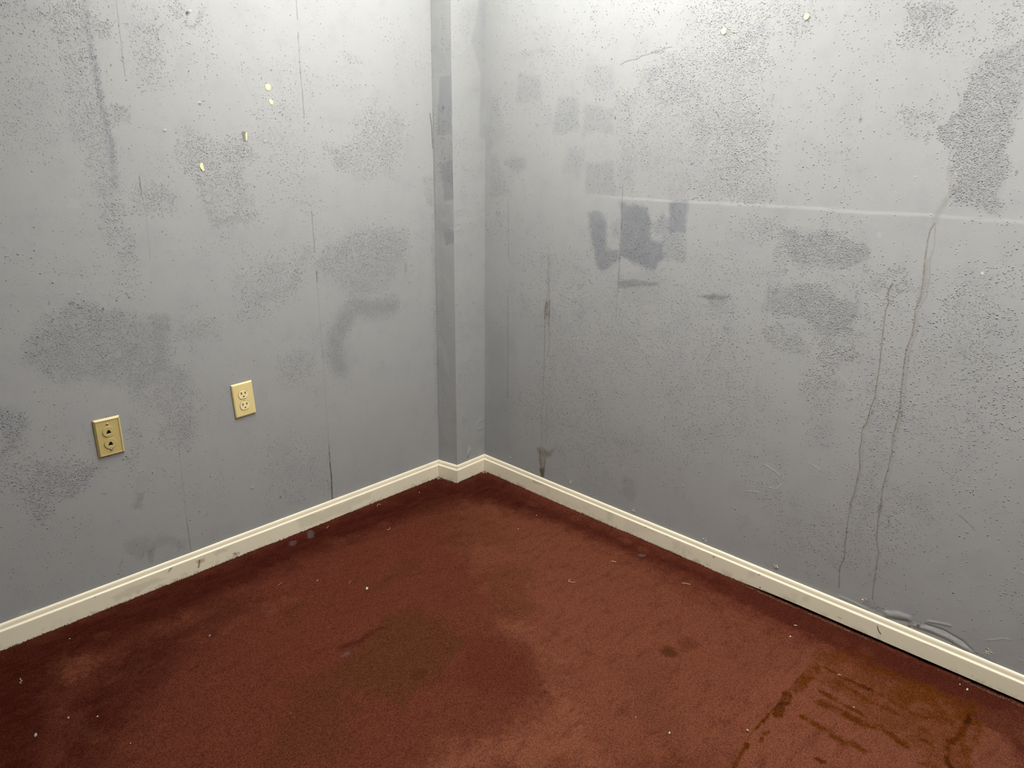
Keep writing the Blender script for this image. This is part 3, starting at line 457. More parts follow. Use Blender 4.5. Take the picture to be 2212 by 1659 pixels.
["F","o",1,0.55,415,0,2,[-10547,-6789,-9286,-6468,-8630,-6789,-8479,-7934,-8951,-9281,-9839,-9492,-10664,-9688,-11798,-9958,-11907,-8920,-12050,-8287,-13112,-8626,-12925,-7889]],
["F","o",1,0.35,405,0,2,[-12994,-7083,-11636,-7678,-13136,-9884,-14344,-9806,-15088,-9049]],
["F","o",1,0.35,538,0,2,[-5313,-6731,-4297,-7538,-6143,-9624,-7023,-9072,-6393,-7610]],
["F","o",1,0.4,262,0,1.5,[-6973,-4230,-6724,-4693,-7303,-5151,-8092,-5152,-9568,-5152,-9165,-4833,-7860,-4595]],
["F","o",1,0.35,269,0,1.5,[-11149,-3918,-10892,-4175,-11638,-4758,-12047,-4664]],
["F","o",1,0.2,582,0,2,[-6399,-12965,-5322,-13782,-7869,-15636,-7755,-14500]],
["F","o",1,0.3,1069,0,2,[-4052,-1140,-2461,-3843,-3738,-6570,-5401,-4914]],
["F","d",0,0.45,279,0.8,1.5,[-11423,-6790,-10874,-6908,-10388,-6797,-10016,-6863]],
["F","d",1,0.35,124,0,1,[-10313,-9266,-10367,-9331,-10450,-9372,-10543,-9380,-10630,-9355,-10693,-9301,-10720,-9229,-10706,-9152,-10654,-9086,-10572,-9044,-10477,-9034,-10389,-9060,-10324,-9115,-10297,-9188]],
["F","d",1,0.2,573,0,2,[-9045,-9187,-7087,-9333,-7732,-10510,-7398,-11956,-8574,-12292,-9689,-11164,-10025,-10083]],
["F","d",1,0.35,141,0,1,[-14099,-3578,-14157,-3653,-14269,-3690,-14414,-3682,-14562,-3631,-14685,-3548,-14759,-3449,-14770,-3352,-14716,-3276,-14606,-3238,-14461,-3244,-14310,-3294,-14184,-3378,-14108,-3480]],
["F","p",1,0.6,574,0,2,[-4710,-15708,-1952,-16336,-967,-21382,-3219,-21871,-8056,-16948]],
["F","u",1,0.3,247,0,1.6,[-1578,-16858,-1006,-17434,-973,-20462,-1635,-20704,-3752,-20576,-3621,-19951,-3466,-18848,-3114,-17069]],
["F","u",1,0.6,82,0,1.5,[-2455,-16675,-2118,-16738,-2389,-17013,-3204,-16978,-3516,-16916,-3993,-16928,-3892,-16784,-2927,-16737]],
["F","u",1,0.65,95,0,1.4,[-3211,-16952,-3273,-17000,-3389,-17034,-3536,-17047,-3684,-17037,-3805,-17006,-3876,-16961,-3883,-16910,-3825,-16862,-3712,-16828,-3566,-16814,-3415,-16823,-3290,-16854,-3217,-16900]],
["F","u",1,0.9,75,0,1.6,[-4031,-16770,-4092,-16825,-4219,-16867,-4388,-16890,-4563,-16889,-4712,-16864,-4805,-16821,-4826,-16767,-4770,-16714,-4647,-16671,-4481,-16647,-4303,-16647,-4149,-16671,-4052,-16715]],
["F","u",1,0.95,58,0,1.6,[-4637,-16887,-4683,-16939,-4775,-16981,-4894,-17003,-5017,-17001,-5119,-16977,-5181,-16934,-5192,-16882,-5149,-16830,-5059,-16788,-4941,-16765,-4816,-16766,-4711,-16790,-4647,-16833]],
["F","u",0,0.85,30,0.6,0.2,[-1892,-16741,-3202,-16722,-4419,-16737,-5314,-16708,-5857,-16684,-6628,-16736]],
["F","u",0,0.8,93,0.8,0.8,[-5226,-16730,-5490,-16730,-5855,-16707]],
["F","u",1,0.6,41,0,1.2,[-5654,-16953,-5682,-16979,-5735,-16998,-5804,-17006,-5874,-17001,-5932,-16984,-5967,-16959,-5971,-16931,-5944,-16905,-5892,-16886,-5823,-16878,-5752,-16882,-5694,-16899,-5658,-16924]],
["F","u",1,0.7,40,0,1.2,[-6031,-16980,-6055,-17006,-6098,-17025,-6152,-17033,-6207,-17029,-6251,-17014,-6276,-16990,-6278,-16962,-6255,-16936,-6213,-16917,-6159,-16908,-6103,-16912,-6058,-16928,-6033,-16952]],
["F","u",1,0.8,39,0,1.2,[-6436,-16816,-6458,-16843,-6500,-16862,-6552,-16870,-6606,-16867,-6649,-16852,-6674,-16828,-6676,-16800,-6655,-16774,-6613,-16755,-6561,-16746,-6507,-16749,-6463,-16764,-6437,-16788]],
["F","u",0,0.7,109,0.8,1.4,[-6612,-16812,-6944,-16812,-7297,-16840,-7712,-16939]],
["F","u",0,0.45,470,0.8,1.6,[-1722,-16913,-1466,-18213,-1354,-19352,-1169,-20451]],
["F","u",0,0.95,188,0.8,0.8,[-2463,-17521,-2402,-17916,-2380,-18363]],
["F","u",0,0.75,146,0.8,0.8,[-2383,-17100,-2463,-17521]],
["F","u",0,0.7,188,0.8,1.3,[-3418,-17314,-3452,-17835,-3476,-18345,-3589,-18942]],
["F","u",0,0.7,293,0.8,1.6,[-3813,-17469,-3721,-18027,-3747,-18606,-3708,-19141,-3767,-19560]],
["F","u",0,0.6,266,0.8,1.4,[-2759,-17555,-2866,-18428,-2882,-19329,-2976,-19885]],
["F","u",0,0.6,199,0.8,1.4,[-2406,-18039,-2481,-18935,-2461,-19644]],
["F","u",0,0.7,209,0.8,1.2,[-4624,-17340,-4662,-17744,-4729,-18000]],
["F","u",0,0.75,238,0.8,1.2,[-4728,-18170,-4732,-18416]],
["F","u",0,0.75,185,0.8,1.2,[-4604,-18546,-4642,-18873]],
["F","u",1,0.5,188,0,1.5,[-1401,-18672,-1158,-19300,-1155,-20395,-2145,-20406,-2562,-20091,-2275,-19377,-2422,-18517]],
["F","u",0,1,185,0.8,1.1,[-1195,-20425,-1770,-20456,-2421,-20447,-2869,-20349]],
["F","d",0,0.6,169,0.8,1,[-1454,-20439,-2421,-20447,-2869,-20349]],
["F","u",0,0.6,371,0.8,1.8,[-1719,-20619,-2744,-20640,-3599,-20733]],
["F","u",0,0.8,178,0.8,1,[-3351,-19777,-3351,-20184,-3352,-20384]],
["F","u",0,0.9,172,0.8,1,[-2900,-20276,-3578,-20389,-3917,-20615]],
["F","u",1,0.8,39,0,1.2,[-5700,-18350,-5735,-18342,-5767,-18313,-5788,-18270,-5794,-18220,-5785,-18173,-5762,-18139,-5729,-18124,-5693,-18132,-5662,-18161,-5641,-18205,-5634,-18255,-5644,-18302,-5667,-18336]],
["F","u",1,0.5,66,0,1.2,[-3882,-20352,-3950,-20341,-4028,-20292,-4101,-20215,-4154,-20125,-4178,-20041,-4167,-19978,-4123,-19948,-4055,-19959,-3976,-20009,-3903,-20086,-3849,-20177,-3826,-20262,-3838,-20324]],
["F","u",1,0.4,28,0,0.4,[-5798,-16483,-5820,-16490,-5842,-16490,-5860,-16484,-5871,-16473,-5873,-16459,-5864,-16445,-5848,-16433,-5826,-16426,-5804,-16425,-5786,-16431,-5775,-16442,-5774,-16457,-5782,-16471]]]''')

def sstep(a, b, x):
    t = np.clip((x - a) / (b - a), 0, 1); return t * t * (3 - 2 * t)

def raster(surf, us, vs_):
    us = np.asarray(us); vs_ = np.asarray(vs_)
    out = {}
    def ch(c):
        if c not in out: out[c] = np.zeros((len(us), len(vs_)))
        return out[c]
    for k, m in enumerate(MARKS):
        if m[0] != surf or m[1] == 'L': continue
        _, c, kind, val, w, soft, warp, pts = m
        pts = np.array(pts, float).reshape(-1, 2) / 10000.0; w = w / 10000.0
        pad = w * 1.5 + 0.02
        lo = pts.min(0) - pad; hi = pts.max(0) + pad
        iu = np.nonzero((us >= lo[0]) & (us <= hi[0]))[0]; iv = np.nonzero((vs_ >= lo[1]) & (vs_ <= hi[1]))[0]
        if len(iu) == 0 or len(iv) == 0: continue
        a, b = iu[0], iu[-1] + 1; e, f = iv[0], iv[-1] + 1
        U, V = np.meshgrid(us[a:b], vs_[e:f], indexing='ij')
        amp = warp * (min(0.030, 0.0012 + w * 1.1) if kind == 1 else min(0.008, .0008 + w * .35))
        U0, V0 = U, V
        U = U0 + amp * (vnoise(U0, V0, 22, k) * .5 + vnoise(U0, V0, 70, k + 7) * .35 + vnoise(U0, V0, 200, k + 5) * .3)
        V = V0 + amp * (vnoise(U0, V0, 22, k + 3) * .5 + vnoise(U0, V0, 70, k + 11) * .35 + vnoise(U0, V0, 200, k + 9) * .3)
        dist = np.full(U.shape, 1e9)
        n = len(pts); segs = range(n if kind == 1 else max(n - 1, 1))
        for i in segs:
            p = pts[i]; q = pts[(i + 1) % n]; d = q - p; L2 = d @ d + 1e-12
            t = np.clip(((U - p[0]) * d[0] + (V - p[1]) * d[1]) / L2, 0, 1)
            dist = np.minimum(dist, np.hypot(U - p[0] - t * d[0], V - p[1] - t * d[1]))
        if kind == 1:
            ins = np.zeros(U.shape, bool)
            for i in range(n):
                p = pts[i]; q = pts[(i + 1) % n]
                if p[1] == q[1]: continue
                ins ^= ((p[1] > V) != (q[1] > V)) & (U < (q[0] - p[0]) * (V - p[1]) / (q[1] - p[1]) + p[0])
            sd = np.where(ins, -dist, dist)
            x = sstep(w * .6, -w * .6, sd)
        else:
            h = w / 2
            x = sstep(h * (1 + soft * .5), h * (1 - soft), dist)
        A = ch(c)
        if c == 'h': A[a:b, e:f] += val * x
        else: A[a:b, e:f] = np.maximum(A[a:b, e:f], val * x)
    return ch

# ------------------------------------------------------------------ materials
class NT:
    def __init__(s, name):
        s.m = bpy.data.materials.new(name); s.m.use_nodes = True
        s.t = s.m.node_tree; s.N = s.t.nodes; s.b = s.N['Principled BSDF']
    def n(s, typ, **kw):
        x = s.N.new(typ)
        for k, v in kw.items(): setattr(x, k, v)
        return x
    def l(s, a, b): s.t.links.new(a, b)
    def setin(s, sock, v):
        if hasattr(v, 'is_linked') or isinstance(v, bpy.types.NodeSocket): s.l(v, sock)
        else: sock.default_value = v
    def math(s, op, a, b=None, c=None, clamp=False):
        x = s.n('ShaderNodeMath', operation=op); x.use_clamp = clamp
        for i, v in enumerate((a, b, c)):
            if v is not None: s.setin(x.inputs[i], v)
        return x.outputs[0]
    def mix(s, f, a, b, typ='MIX'):
        x = s.n('ShaderNodeMix', data_type='RGBA', blend_type=typ)
        s.setin(x.inputs[0], f)
        for i, v in ((6, a), (7, b)):
            s.setin(x.inputs[i], v if not isinstance(v, tuple) else tuple(v) + ((1,) if len(v) == 3 else ()))
        return x.outputs[2]
    def noise(s, scale, detail=2, rough=.5, vec=None, dist=0):
        x = s.n('ShaderNodeTexNoise'); x.inputs['Scale'].default_value = scale; x.inputs['Detail'].default_value = detail
        x.inputs['Roughness'].default_value = rough; x.inputs['Distortion'].default_value = dist
        s.l(vec if vec is not None else s.co(), x.inputs['Vector']); return x.outputs['Fac']
    def co(s):
        if not hasattr(s, '_c'): s._c = s.n('ShaderNodeTexCoord').outputs['Object']
        return s._c
    def step(s, a, b, x):
        m = s.n('ShaderNodeMapRange', interpolation_type='SMOOTHSTEP')
        s.setin(m.inputs[0], x); s.setin(m.inputs[1], a); s.setin(m.inputs[2], b); return m.outputs[0]
    def attr(s, name):
        x = s.n('ShaderNodeAttribute', attribute_name=name)
        y = s.n('ShaderNodeSeparateColor'); s.l(x.outputs['Color'], y.inputs[0])
        return y.outputs[0], y.outputs[1], y.outputs[2], x.outputs['Alpha']
    def bump(s, h, dist, strength=1.0, prev=None):
        x = s.n('ShaderNodeBump'); x.inputs['Strength'].default_value = strength; x.inputs['Distance'].default_value = dist
        s.l(h, x.inputs['Height'])
        if prev is not None: s.l(prev, x.inputs['Normal'])
        return x.outputs['Normal']

def plain(name, col, rough=.5, metal=0.0, spec=.5, bump=None, vary=0.0):
    k = NT(name); b = k.b
    b.inputs['Roughness'].default_value = rough; b.inputs['Metallic'].default_value = metal
    b.inputs['Specular IOR Level'].default_value = spec
    if vary:
        c2 = tuple(x * (1 - vary) for x in col)
        k.l(k.mix(k.noise(vary and 60, 3), tuple(col), c2), b.inputs['Base Color'])
    else: b.inputs['Base Color'].default_value = tuple(col) + (1,)
    if bump: k.l(k.bump(k.noise(bump[0], 3), bump[1]), b.inputs['Normal'])
    return k.m

def wall_material():
    k = NT('painted_wall'); b = k.b
    r, kk, s_, g = k.attr('marks_a'); w, _, _, _ = k.attr('marks_b')
    big = k.noise(3.2, 3, .55); mott = k.noise(14, 4, .6); clump = k.noise(24, 4, .68)
    broad = k.noise(4.5, 3, .6)
    # everywhere a thin scatter of grains, thick where the old stipple shows
    dens = k.math('ADD', k.math('MULTIPLY', k.math('MULTIPLY', r, .86), k.step(.22, .58, clump)),
                  k.math('MULTIPLY', k.step(.42, .66, broad), k.math('MULTIPLY', k.step(.38, .62, clump), .13)))
    dens = k.math('ADD', dens, .012)
    def grains(scale, rad, dmul):
        v = k.n('ShaderNodeTexVoronoi', feature='F1'); v.inputs['Scale'].default_value = scale
        v.inputs['Randomness'].default_value = 1.0
        k.l(k.co(), v.inputs['Vector'])
        sc = k.n('ShaderNodeSeparateColor'); k.l(v.outputs['Color'], sc.inputs[0])
        pres = k.math('LESS_THAN', sc.outputs[0], k.math('MULTIPLY', dens, dmul))
        rr = k.math('MULTIPLY', rad, k.math('ADD', .6, k.math('MULTIPLY', sc.outputs[1], .6)))
        return k.math('MULTIPLY', k.step(rr, k.math('MULTIPLY', rr, .25), v.outputs['Distance']), pres)
    g1 = grains(215, .52, 1.15); g2 = grains(120, .33, .30); g3 = grains(360, .55, 1.3)
    h = k.math('MAXIMUM', k.math('MAXIMUM', g1, k.math('MULTIPLY', g2, 1.5)), k.math('MULTIPLY', g3, .7))
    fine = k.noise(330, 3, .6)
    hf = k.math('MULTIPLY', fine, k.math('ADD', .16, k.math('MULTIPLY', r, .25)))
    n1 = k.bump(k.math('ADD', h, hf), 0.00130)
    n2 = k.bump(mott, 0.0008, 1, n1)
    k.l(n2, b.inputs['Normal'])
    base = k.mix(big, (0.317, 0.321, 0.315), (0.299, 0.304, 0.309))
    base = k.mix(k.step(.45, .75, mott), base, (0.288, 0.292, 0.302))
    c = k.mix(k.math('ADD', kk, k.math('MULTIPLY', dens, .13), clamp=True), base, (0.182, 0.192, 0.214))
    # grains painted darker, for grime and for the small shadows they throw
    c = k.mix(k.math('MULTIPLY', h, .34), c, (0.11, 0.115, 0.12))
    sn = k.noise(240, 4, .65); sm = k.noise(45, 3, .6)
    sv = k.math('MULTIPLY', s_, k.math('ADD', .10, k.math('MULTIPLY', k.math('MULTIPLY', sn, sm), 3.4)), clamp=True)
    c = k.mix(sv, c, (0.115, 0.085, 0.045))
    gv = k.math('MULTIPLY', g, k.math('ADD', .15, k.math('MULTIPLY', k.math('MULTIPLY', sn, sm), 2.6)), clamp=True)
    c = k.mix(gv, c, (0.045, 0.045, 0.045))  # grey smudges, plus painted shade inside crack gaps and the nail hole
    c = k.mix(w, c, (0.55, 0.54, 0.50))
    k.l(c, b.inputs['Base Color'])
    k.l(k.math('ADD', .48, k.math('MULTIPLY', r, .2)), b.inputs['Roughness'])
    b.inputs['Specular IOR Level'].default_value = .22
    return k.m

def base_material():
    k = NT('cream_trim_paint'); b = k.b
    r, kk, s_, g = k.attr('marks_a')
    dirt = k.step(.60, .80, k.noise(22, 5, .65))
    sep = k.n('ShaderNodeSeparateXYZ'); k.l(k.co(), sep.inputs[0])
    low = k.step(.030, .0, sep.outputs[2])
    c = k.mix(k.noise(9, 3), (0.80, 0.73, 0.565), (0.75, 0.68, 0.52))
    c = k.mix(k.math('MULTIPLY', dirt, .12), c, (0.33, 0.30, 0.25))
    # scuffs and old grime along the foot of the board
    c = k.mix(k.math('MULTIPLY', k.math('MULTIPLY', low, k.step(.5, .68, k.noise(34, 4, .6))), .45), c, (0.25, 0.22, 0.16))
    sn = k.noise(300, 3, .6)
    c = k.mix(k.math('MULTIPLY', s_, k.math('ADD', .5, sn), clamp=True), c, (0.23, 0.14, 0.05))
    c = k.mix(k.math('MULTIPLY', g, k.math('ADD', .5, sn), clamp=True), c, (0.10, 0.085, 0.065))
    k.l(c, b.inputs['Base Color']); b.inputs['Roughness'].default_value = .38
    k.l(k.bump(k.noise(60, 3), .0003), b.inputs['Normal'])
    return k.m

def carpet_material():
    k = NT('maroon_carpet'); b = k.b
    p, o, u, d = k.attr('marks_a'); g, _, _, _ = k.attr('marks_b')
    n1 = k.noise(520, 2, .65); n2 = k.noise(210, 3, .7); n3 = k.noise(26, 5, .65); n4 = k.noise(5, 4, .6)
    # pile lies in long sweeps
    mp = k.n('ShaderNodeMapping'); mp.inputs['Rotation'].default_value = (0, 0, math.radians(28)); mp.inputs['Scale'].default_value = (1, 2.6, 1)
    k.l(k.co(), mp.inputs[0]); n5 = k.noise(13, 5, .62, vec=mp.outputs[0])
    c = k.mix(n4, (0.088, 0.0205, 0.0122), (0.100, 0.027, 0.0155))
    pv = k.math('MULTIPLY', p, k.math('ADD', .55, k.math('MULTIPLY', n5, 1.3)), clamp=True)
    c = k.mix(pv, c, (0.172, 0.059, 0.031))
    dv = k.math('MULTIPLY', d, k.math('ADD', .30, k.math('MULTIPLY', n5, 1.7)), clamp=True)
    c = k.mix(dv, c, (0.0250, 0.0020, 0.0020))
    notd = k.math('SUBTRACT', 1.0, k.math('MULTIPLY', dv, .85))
    c = k.mix(k.math('MULTIPLY', k.math('MULTIPLY', k.step(.52, .72, n5), .30), notd), c, (0.115, 0.030, 0.021))
    c = k.mix(k.math('MULTIPLY', k.step(.50, .28, n5), .35), c, (0.036, 0.0055, 0.0035))
    c = k.mix(k.math('MULTIPLY', o, k.math('ADD', .55, k.math('MULTIPLY', n3, 1.1)), clamp=True), c, (0.050, 0.0190, 0.0055))
    ue = k.math('MULTIPLY', u, k.math('ADD', .58, k.math('MULTIPLY', k.step(.36, .56, n3), 1.4)), clamp=True)
    c = k.mix(ue, c, (0.086, 0.0215, 0.0004))
    c = k.mix(k.math('MULTIPLY', k.step(.5, .9, u), k.step(.40, .58, n3)), c, (0.030, 0.0070, 0.0002))
    c = k.mix(k.math('MULTIPLY', g, k.math('ADD', .45, n2), clamp=True), c, (0.16, 0.15, 0.175))
    # tuft shading put into the colour: darker hollows, lighter tips
    tuft = k.math('ADD', k.math('MULTIPLY', n1, .62), k.math('MULTIPLY', n2, .38))
    f = k.step(.40, .58, tuft)
    c = k.mix(k.math('MULTIPLY', k.math('SUBTRACT', 1.0, f), .62), c, (0.016, 0.0025, 0.0015))
    c = k.mix(k.math('MULTIPLY', k.math('MULTIPLY', f, .16), notd), c, (0.22, 0.085, 0.05))
    k.l(c, b.inputs['Base Color']); b.inputs['Roughness'].default_value = .95
    b.inputs['Specular IOR Level'].default_value = .0
    b.inputs['Sheen Weight'].default_value = .0; b.inputs['Sheen Roughness'].default_value = .6
    k.l(k.bump(tuft, .003, .8), b.inputs['Normal'])
    return k.m

M_WALL = wall_material(); M_BASE = base_material(); M_CARPET = carpet_material()
M_CEIL = plain('ceiling_tile', (.72, .71, .67), .9, bump=(90, .002))
M_PLAIN_WALL = plain('plain_wall_paint', (.32, .325, .325), .6, bump=(60, .001), vary=.06)
M_YELLOW = plain('old_yellow_paint', (.92, .80, .36), .55, vary=.10)
M_GOUGE = plain('torn_board_core', (.20, .19, .17), .9, vary=.3)
M_CRUMB = plain('plaster_crumb', (.66, .62, .46), .9, vary=.35, bump=(500, .002))
M_IVORY = plain('ivory_plastic', (.76, .615, .285), .32, vary=.05)
M_IVORY2 = plain('pale_ivory_plastic', (.84, .72, .39), .30, vary=.03)
M_TAN = plain('tan_plastic', (.50, .40, .165), .33, vary=.05)
M_DARK = plain('cavity_shade', (.012, .008, .006), .8)  # near-black slabs stand in for the shade inside the openings
M_STEEL = plain('steel_screw', (.62, .56, .46), .28, metal=1.0)
M_BRASS = plain('painted_screw', (.60, .47, .19), .35)

# ------------------------------------------------------------------ ceiling lights (out of view, placed and powered to give the walls their falloff)
def box_mesh(x0, x1, y0, y1, z0, z1):
    v = [(x, y, z) for x in (x0, x1) for y in (y0, y1) for z in (z0, z1)]
    f = [(0, 1, 3, 2), (4, 6, 7, 5), (0, 4, 5, 1), (2, 3, 7, 6), (0, 2, 6, 4), (1, 5, 7, 3)]
    return mesh_from(v, f)
def emis(gain):
    k = NT('unseen_lit_diffuser'); k.b.inputs['Base Color'].default_value = (.8, .8, .8, 1)
    k.b.inputs['Emission Color'].default_value = LAMP_COLOR; k.b.inputs['Emission Strength'].default_value = LAMP_POWER * gain
    return k.m
M_FRAME = plain('white_metal_frame', (.8, .8, .78), .4)
ZC = 2.27
def unseen_ceiling_light(x, y, gain, label):
    e = bpy.data.objects.new('unseen_ceiling_light', None); COL.objects.link(e); e.location = (x, y, ZC)
    tag(e, label, 'light', 'unseen ceiling light panels above the corner')
    W2, L2, B = .26, .61, .022
    vs_, fs = [], []
    for (a, b_, z) in ((W2 + B, L2 + B, 0), (W2 + B, L2 + B, -.012), (W2, L2, -.016), (W2, L2, 0)):
        vs_ += [(-a, -b_, z), (a, -b_, z), (a, b_, z), (-a, b_, z)]
    for r_ in range(3):
        for i in range(4): fs.append((r_ * 4 + i, r_ * 4 + (i + 1) % 4, r_ * 4 + 4 + (i + 1) % 4, r_ * 4 + 4 + i))
    link('frame', mesh_from(vs_, fs), M_FRAME, e)
    link('unseen_diffuser', box_mesh(-W2, W2, -L2, L2, -.013, -.003), emis(gain), e)
    return e
unseen_ceiling_light(-.36, -.80, .72, 'unseen rectangular ceiling light panel in the corner beside the right wall')
unseen_ceiling_light(-.95, -.80, .76, 'unseen rectangular ceiling light panel in the corner, further from the right wall')
unseen_ceiling_light(-.95, -2.30, 1.45, 'brightest unseen rectangular ceiling light panel, over the middle of the carpet')

# ------------------------------------------------------------------ walls
def axis(lo, hi, step, ext_lo, ext_hi, coarse=.15):
    n = int(round((hi - lo) / step)); a = np.linspace(lo, hi, n + 1)
    pre = np.arange(ext_lo, lo - 1e-6, coarse) if ext_lo < lo else np.array([])
    post = np.arange(hi + coarse, ext_hi + 1e-6, coarse) if ext_hi > hi else np.array([])
    if ext_hi > hi: post = np.append(post[post < ext_hi - 1e-6], ext_hi)
    return np.concatenate([pre, a, post])
def attrs_of(ch, A, B):
    a = np.stack([ch(c) for c in A], -1); b = np.stack([ch(c) if c else ch('_') for c in B], -1)
    return {'marks_a': a, 'marks_b': b}
ROOM = 3.7
HS = .00036            # one unit of relief in the marks
CA = (-.186, 0.0); CC = (-.1730, -.0995); CB = (0.0, -.0946)

# left wall, on the plane y = 0
us = axis(-2.05, CA[0] + .004, .002, -ROOM, 0); zs = axis(0, 1.92, .002, 0, ZC)
ch = raster('L', us, zs); U, V = np.meshgrid(us, zs, indexing='ij')
inside = (U > -2.05) & (V < 1.92)
h = ch('h') * HS + inside * (.0012 * vnoise(U, V, 3.1, 1) + .0006 * vnoise(U, V, 9, 2))
h *= sstep(CA[0] + .01, CA[0] - .02, U)
wl = link('wall_left', grid_mesh(np.stack([U, -h, V], -1), attrs=attrs_of(ch, 'rksg', 'w___')), M_WALL)
tag(wl, 'left grey painted wall with paint stipple, two ivory wall plates and yellow chips', 'wall', kind='structure')

# right wall, on the plane x = 0
us = axis(-2.35, CB[1] + .004, .002, -ROOM, 0); zs = axis(0, 1.95, .002, 0, ZC)
ch = raster('R', us, zs); U, V = np.meshgrid(us, zs, indexing='ij')
led = [m for m in MARKS if m[1] == 'L'][0][7]
led = np.array(led, float).reshape(-1, 2) / 10000.0; led = led[np.argsort(led[:, 0])]
zl = np.interp(U, led[:, 0], led[:, 1]) + .0012 * vnoise(U, U * 0, 30, 5) + .0006 * vnoise(U, U * 0, 110, 6)
s = zl - V
amp = .0011 * sstep(-.50, -.85, U) * (1 + .25 * vnoise(U, U * 0, 14, 9))
prof = sstep(-.007, .005, s) * (.6 * np.exp(-np.maximum(s, 0) / .035) + .4 * np.exp(-np.maximum(s, 0) / .16))
h = ch('h') * HS + amp * prof + ((U > -2.35) & (V < 1.95)) * (.0014 * vnoise(U, V, 2.6, 11) + .0007 * vnoise(U, V, 8, 12))
h *= sstep(CB[1] + .01, CB[1] - .02, U)
wr = link('wall_right', grid_mesh(np.stack([-h, U, V], -1), attrs=attrs_of(ch, 'rksg', 'w___'), flip=True), M_WALL)
tag(wr, 'right grey painted wall with brown drip stains and a raised horizontal joint', 'wall', kind='structure')

# boxed-in column in the corner: side face, front face
t_ = np.linspace(0, 1, 41); zs = axis(0, 1.95, .003, 0, ZC)
lean = lambda z: .0055 - .0052 * z
def facemesh(P0, P1, l0, l1, surf, usurf, nrm):
    ch = raster(surf, np.sort(usurf), zs)
    order = np.argsort(usurf); inv = np.argsort(order)
    get = lambda c: ch(c)[inv]
    T, Z = np.meshgrid(t_, zs, indexing='ij')
    h = get('h') * HS + .0008 * vnoise(T * .2, Z, 12, 21) + .0004 * vnoise(T * .2, Z, 45, 22)
    h *= np.minimum(1, np.minimum(T, 1 - T) * 12)
    L = lean(Z) * (l0 * (1 - T) + l1 * T) + .0012 * vnoise(T * 0, Z, 7, 33) * (l0 * (1 - T) + l1 * T)
    X = P0[0] * (1 - T) + P1[0] * T + L + nrm[0] * h
    Y = P0[1] * (1 - T) + P1[1] * T + nrm[1] * h
    A = np.stack([get(c) for c in 'rksg'], -1); B = np.stack([get('w')] * 4, -1)
    return np.stack([X, Y, Z], -1), A, B
sP, sA, sB = facemesh(CA, CC, 0, 1, 'C', np.linspace(0, -.0995, 41), (-1, 0))
fP, fA, fB = facemesh(CC, CB, 1, 0, 'E', np.linspace(-.173, 0, 41), (0, -1))
sP[40] = fP[0]; P = np.concatenate([sP, fP], 0); A = np.concatenate([sA, fA], 0); B = np.concatenate([sB, fB], 0)
me = grid_mesh(P, attrs={'marks_a': A, 'marks_b': B})
import bmesh
bm = bmesh.new(); bm.from_mesh(me); bm.faces.ensure_lookup_table()      # open the joint between the two faces so the arris stays crisp
nz = P.shape[1] - 1
bmesh.ops.delete(bm, geom=[bm.faces[i] for i in range(40 * nz, 41 * nz)], context='FACES_ONLY')
bm.to_mesh(me); bm.free()
wc = link('wall_column', me, M_WALL)
tag(wc, 'narrow boxed grey column between the left and right walls', 'wall', kind='structure')

# rest of the room shell, behind and beside the camera
def quad(name, pts, mat, label, cat='wall'):
    o = link(name, mesh_from(pts, [(0, 1, 2, 3)]), mat); return tag(o, label, cat, kind='structure')
R_ = ROOM
quad('wall_back', [(-R_, -R_, 0), (-R_, -R_, ZC), (0, -R_, ZC), (0, -R_, 0)], M_PLAIN_WALL, 'plain grey wall behind the camera facing the left wall')
quad('wall_side', [(-R_, 0, 0), (-R_, 0, ZC), (-R_, -R_, ZC), (-R_, -R_, 0)], M_PLAIN_WALL, 'plain grey wall behind the camera facing the right wall')
quad('ceiling', [(-R_, -R_, ZC), (-R_, 0, ZC), (0, 0, ZC), (0, -R_, ZC)], M_CEIL, 'off white ceiling above the room', 'ceiling')

# ------------------------------------------------------------------ floor
xs = axis(-2.15, .002, .003, -ROOM, .002); ys = axis(-2.35, .002, .003, -ROOM, .002)
ch = raster('F', xs, ys); U, V = np.meshgrid(xs, ys, indexing='ij')
rng = np.random.default_rng(4)
fine = (U > -2.15) & (V > -2.35)
Z = fine * (.0009 * rng.standard_normal(U.shape) + .0016 * vnoise(U, V, 14, 41) + .0012 * vnoise(U, V, 60, 42))
Z = np.clip(Z, -.004, .004)
# sinks away from the raised foot of the right board
gap = sstep(-1.30, -1.50, V) * sstep(-.05, -.018, U)
Z -= gap * .0035
Z -= .001
fl = link('floor', grid_mesh(np.stack([U, V, Z], -1), attrs=attrs_of(ch, 'poud', 'g___')), M_CARPET)
tag(fl, 'worn maroon carpet with brown rust streaks and dark soiling', 'floor', kind='structure')

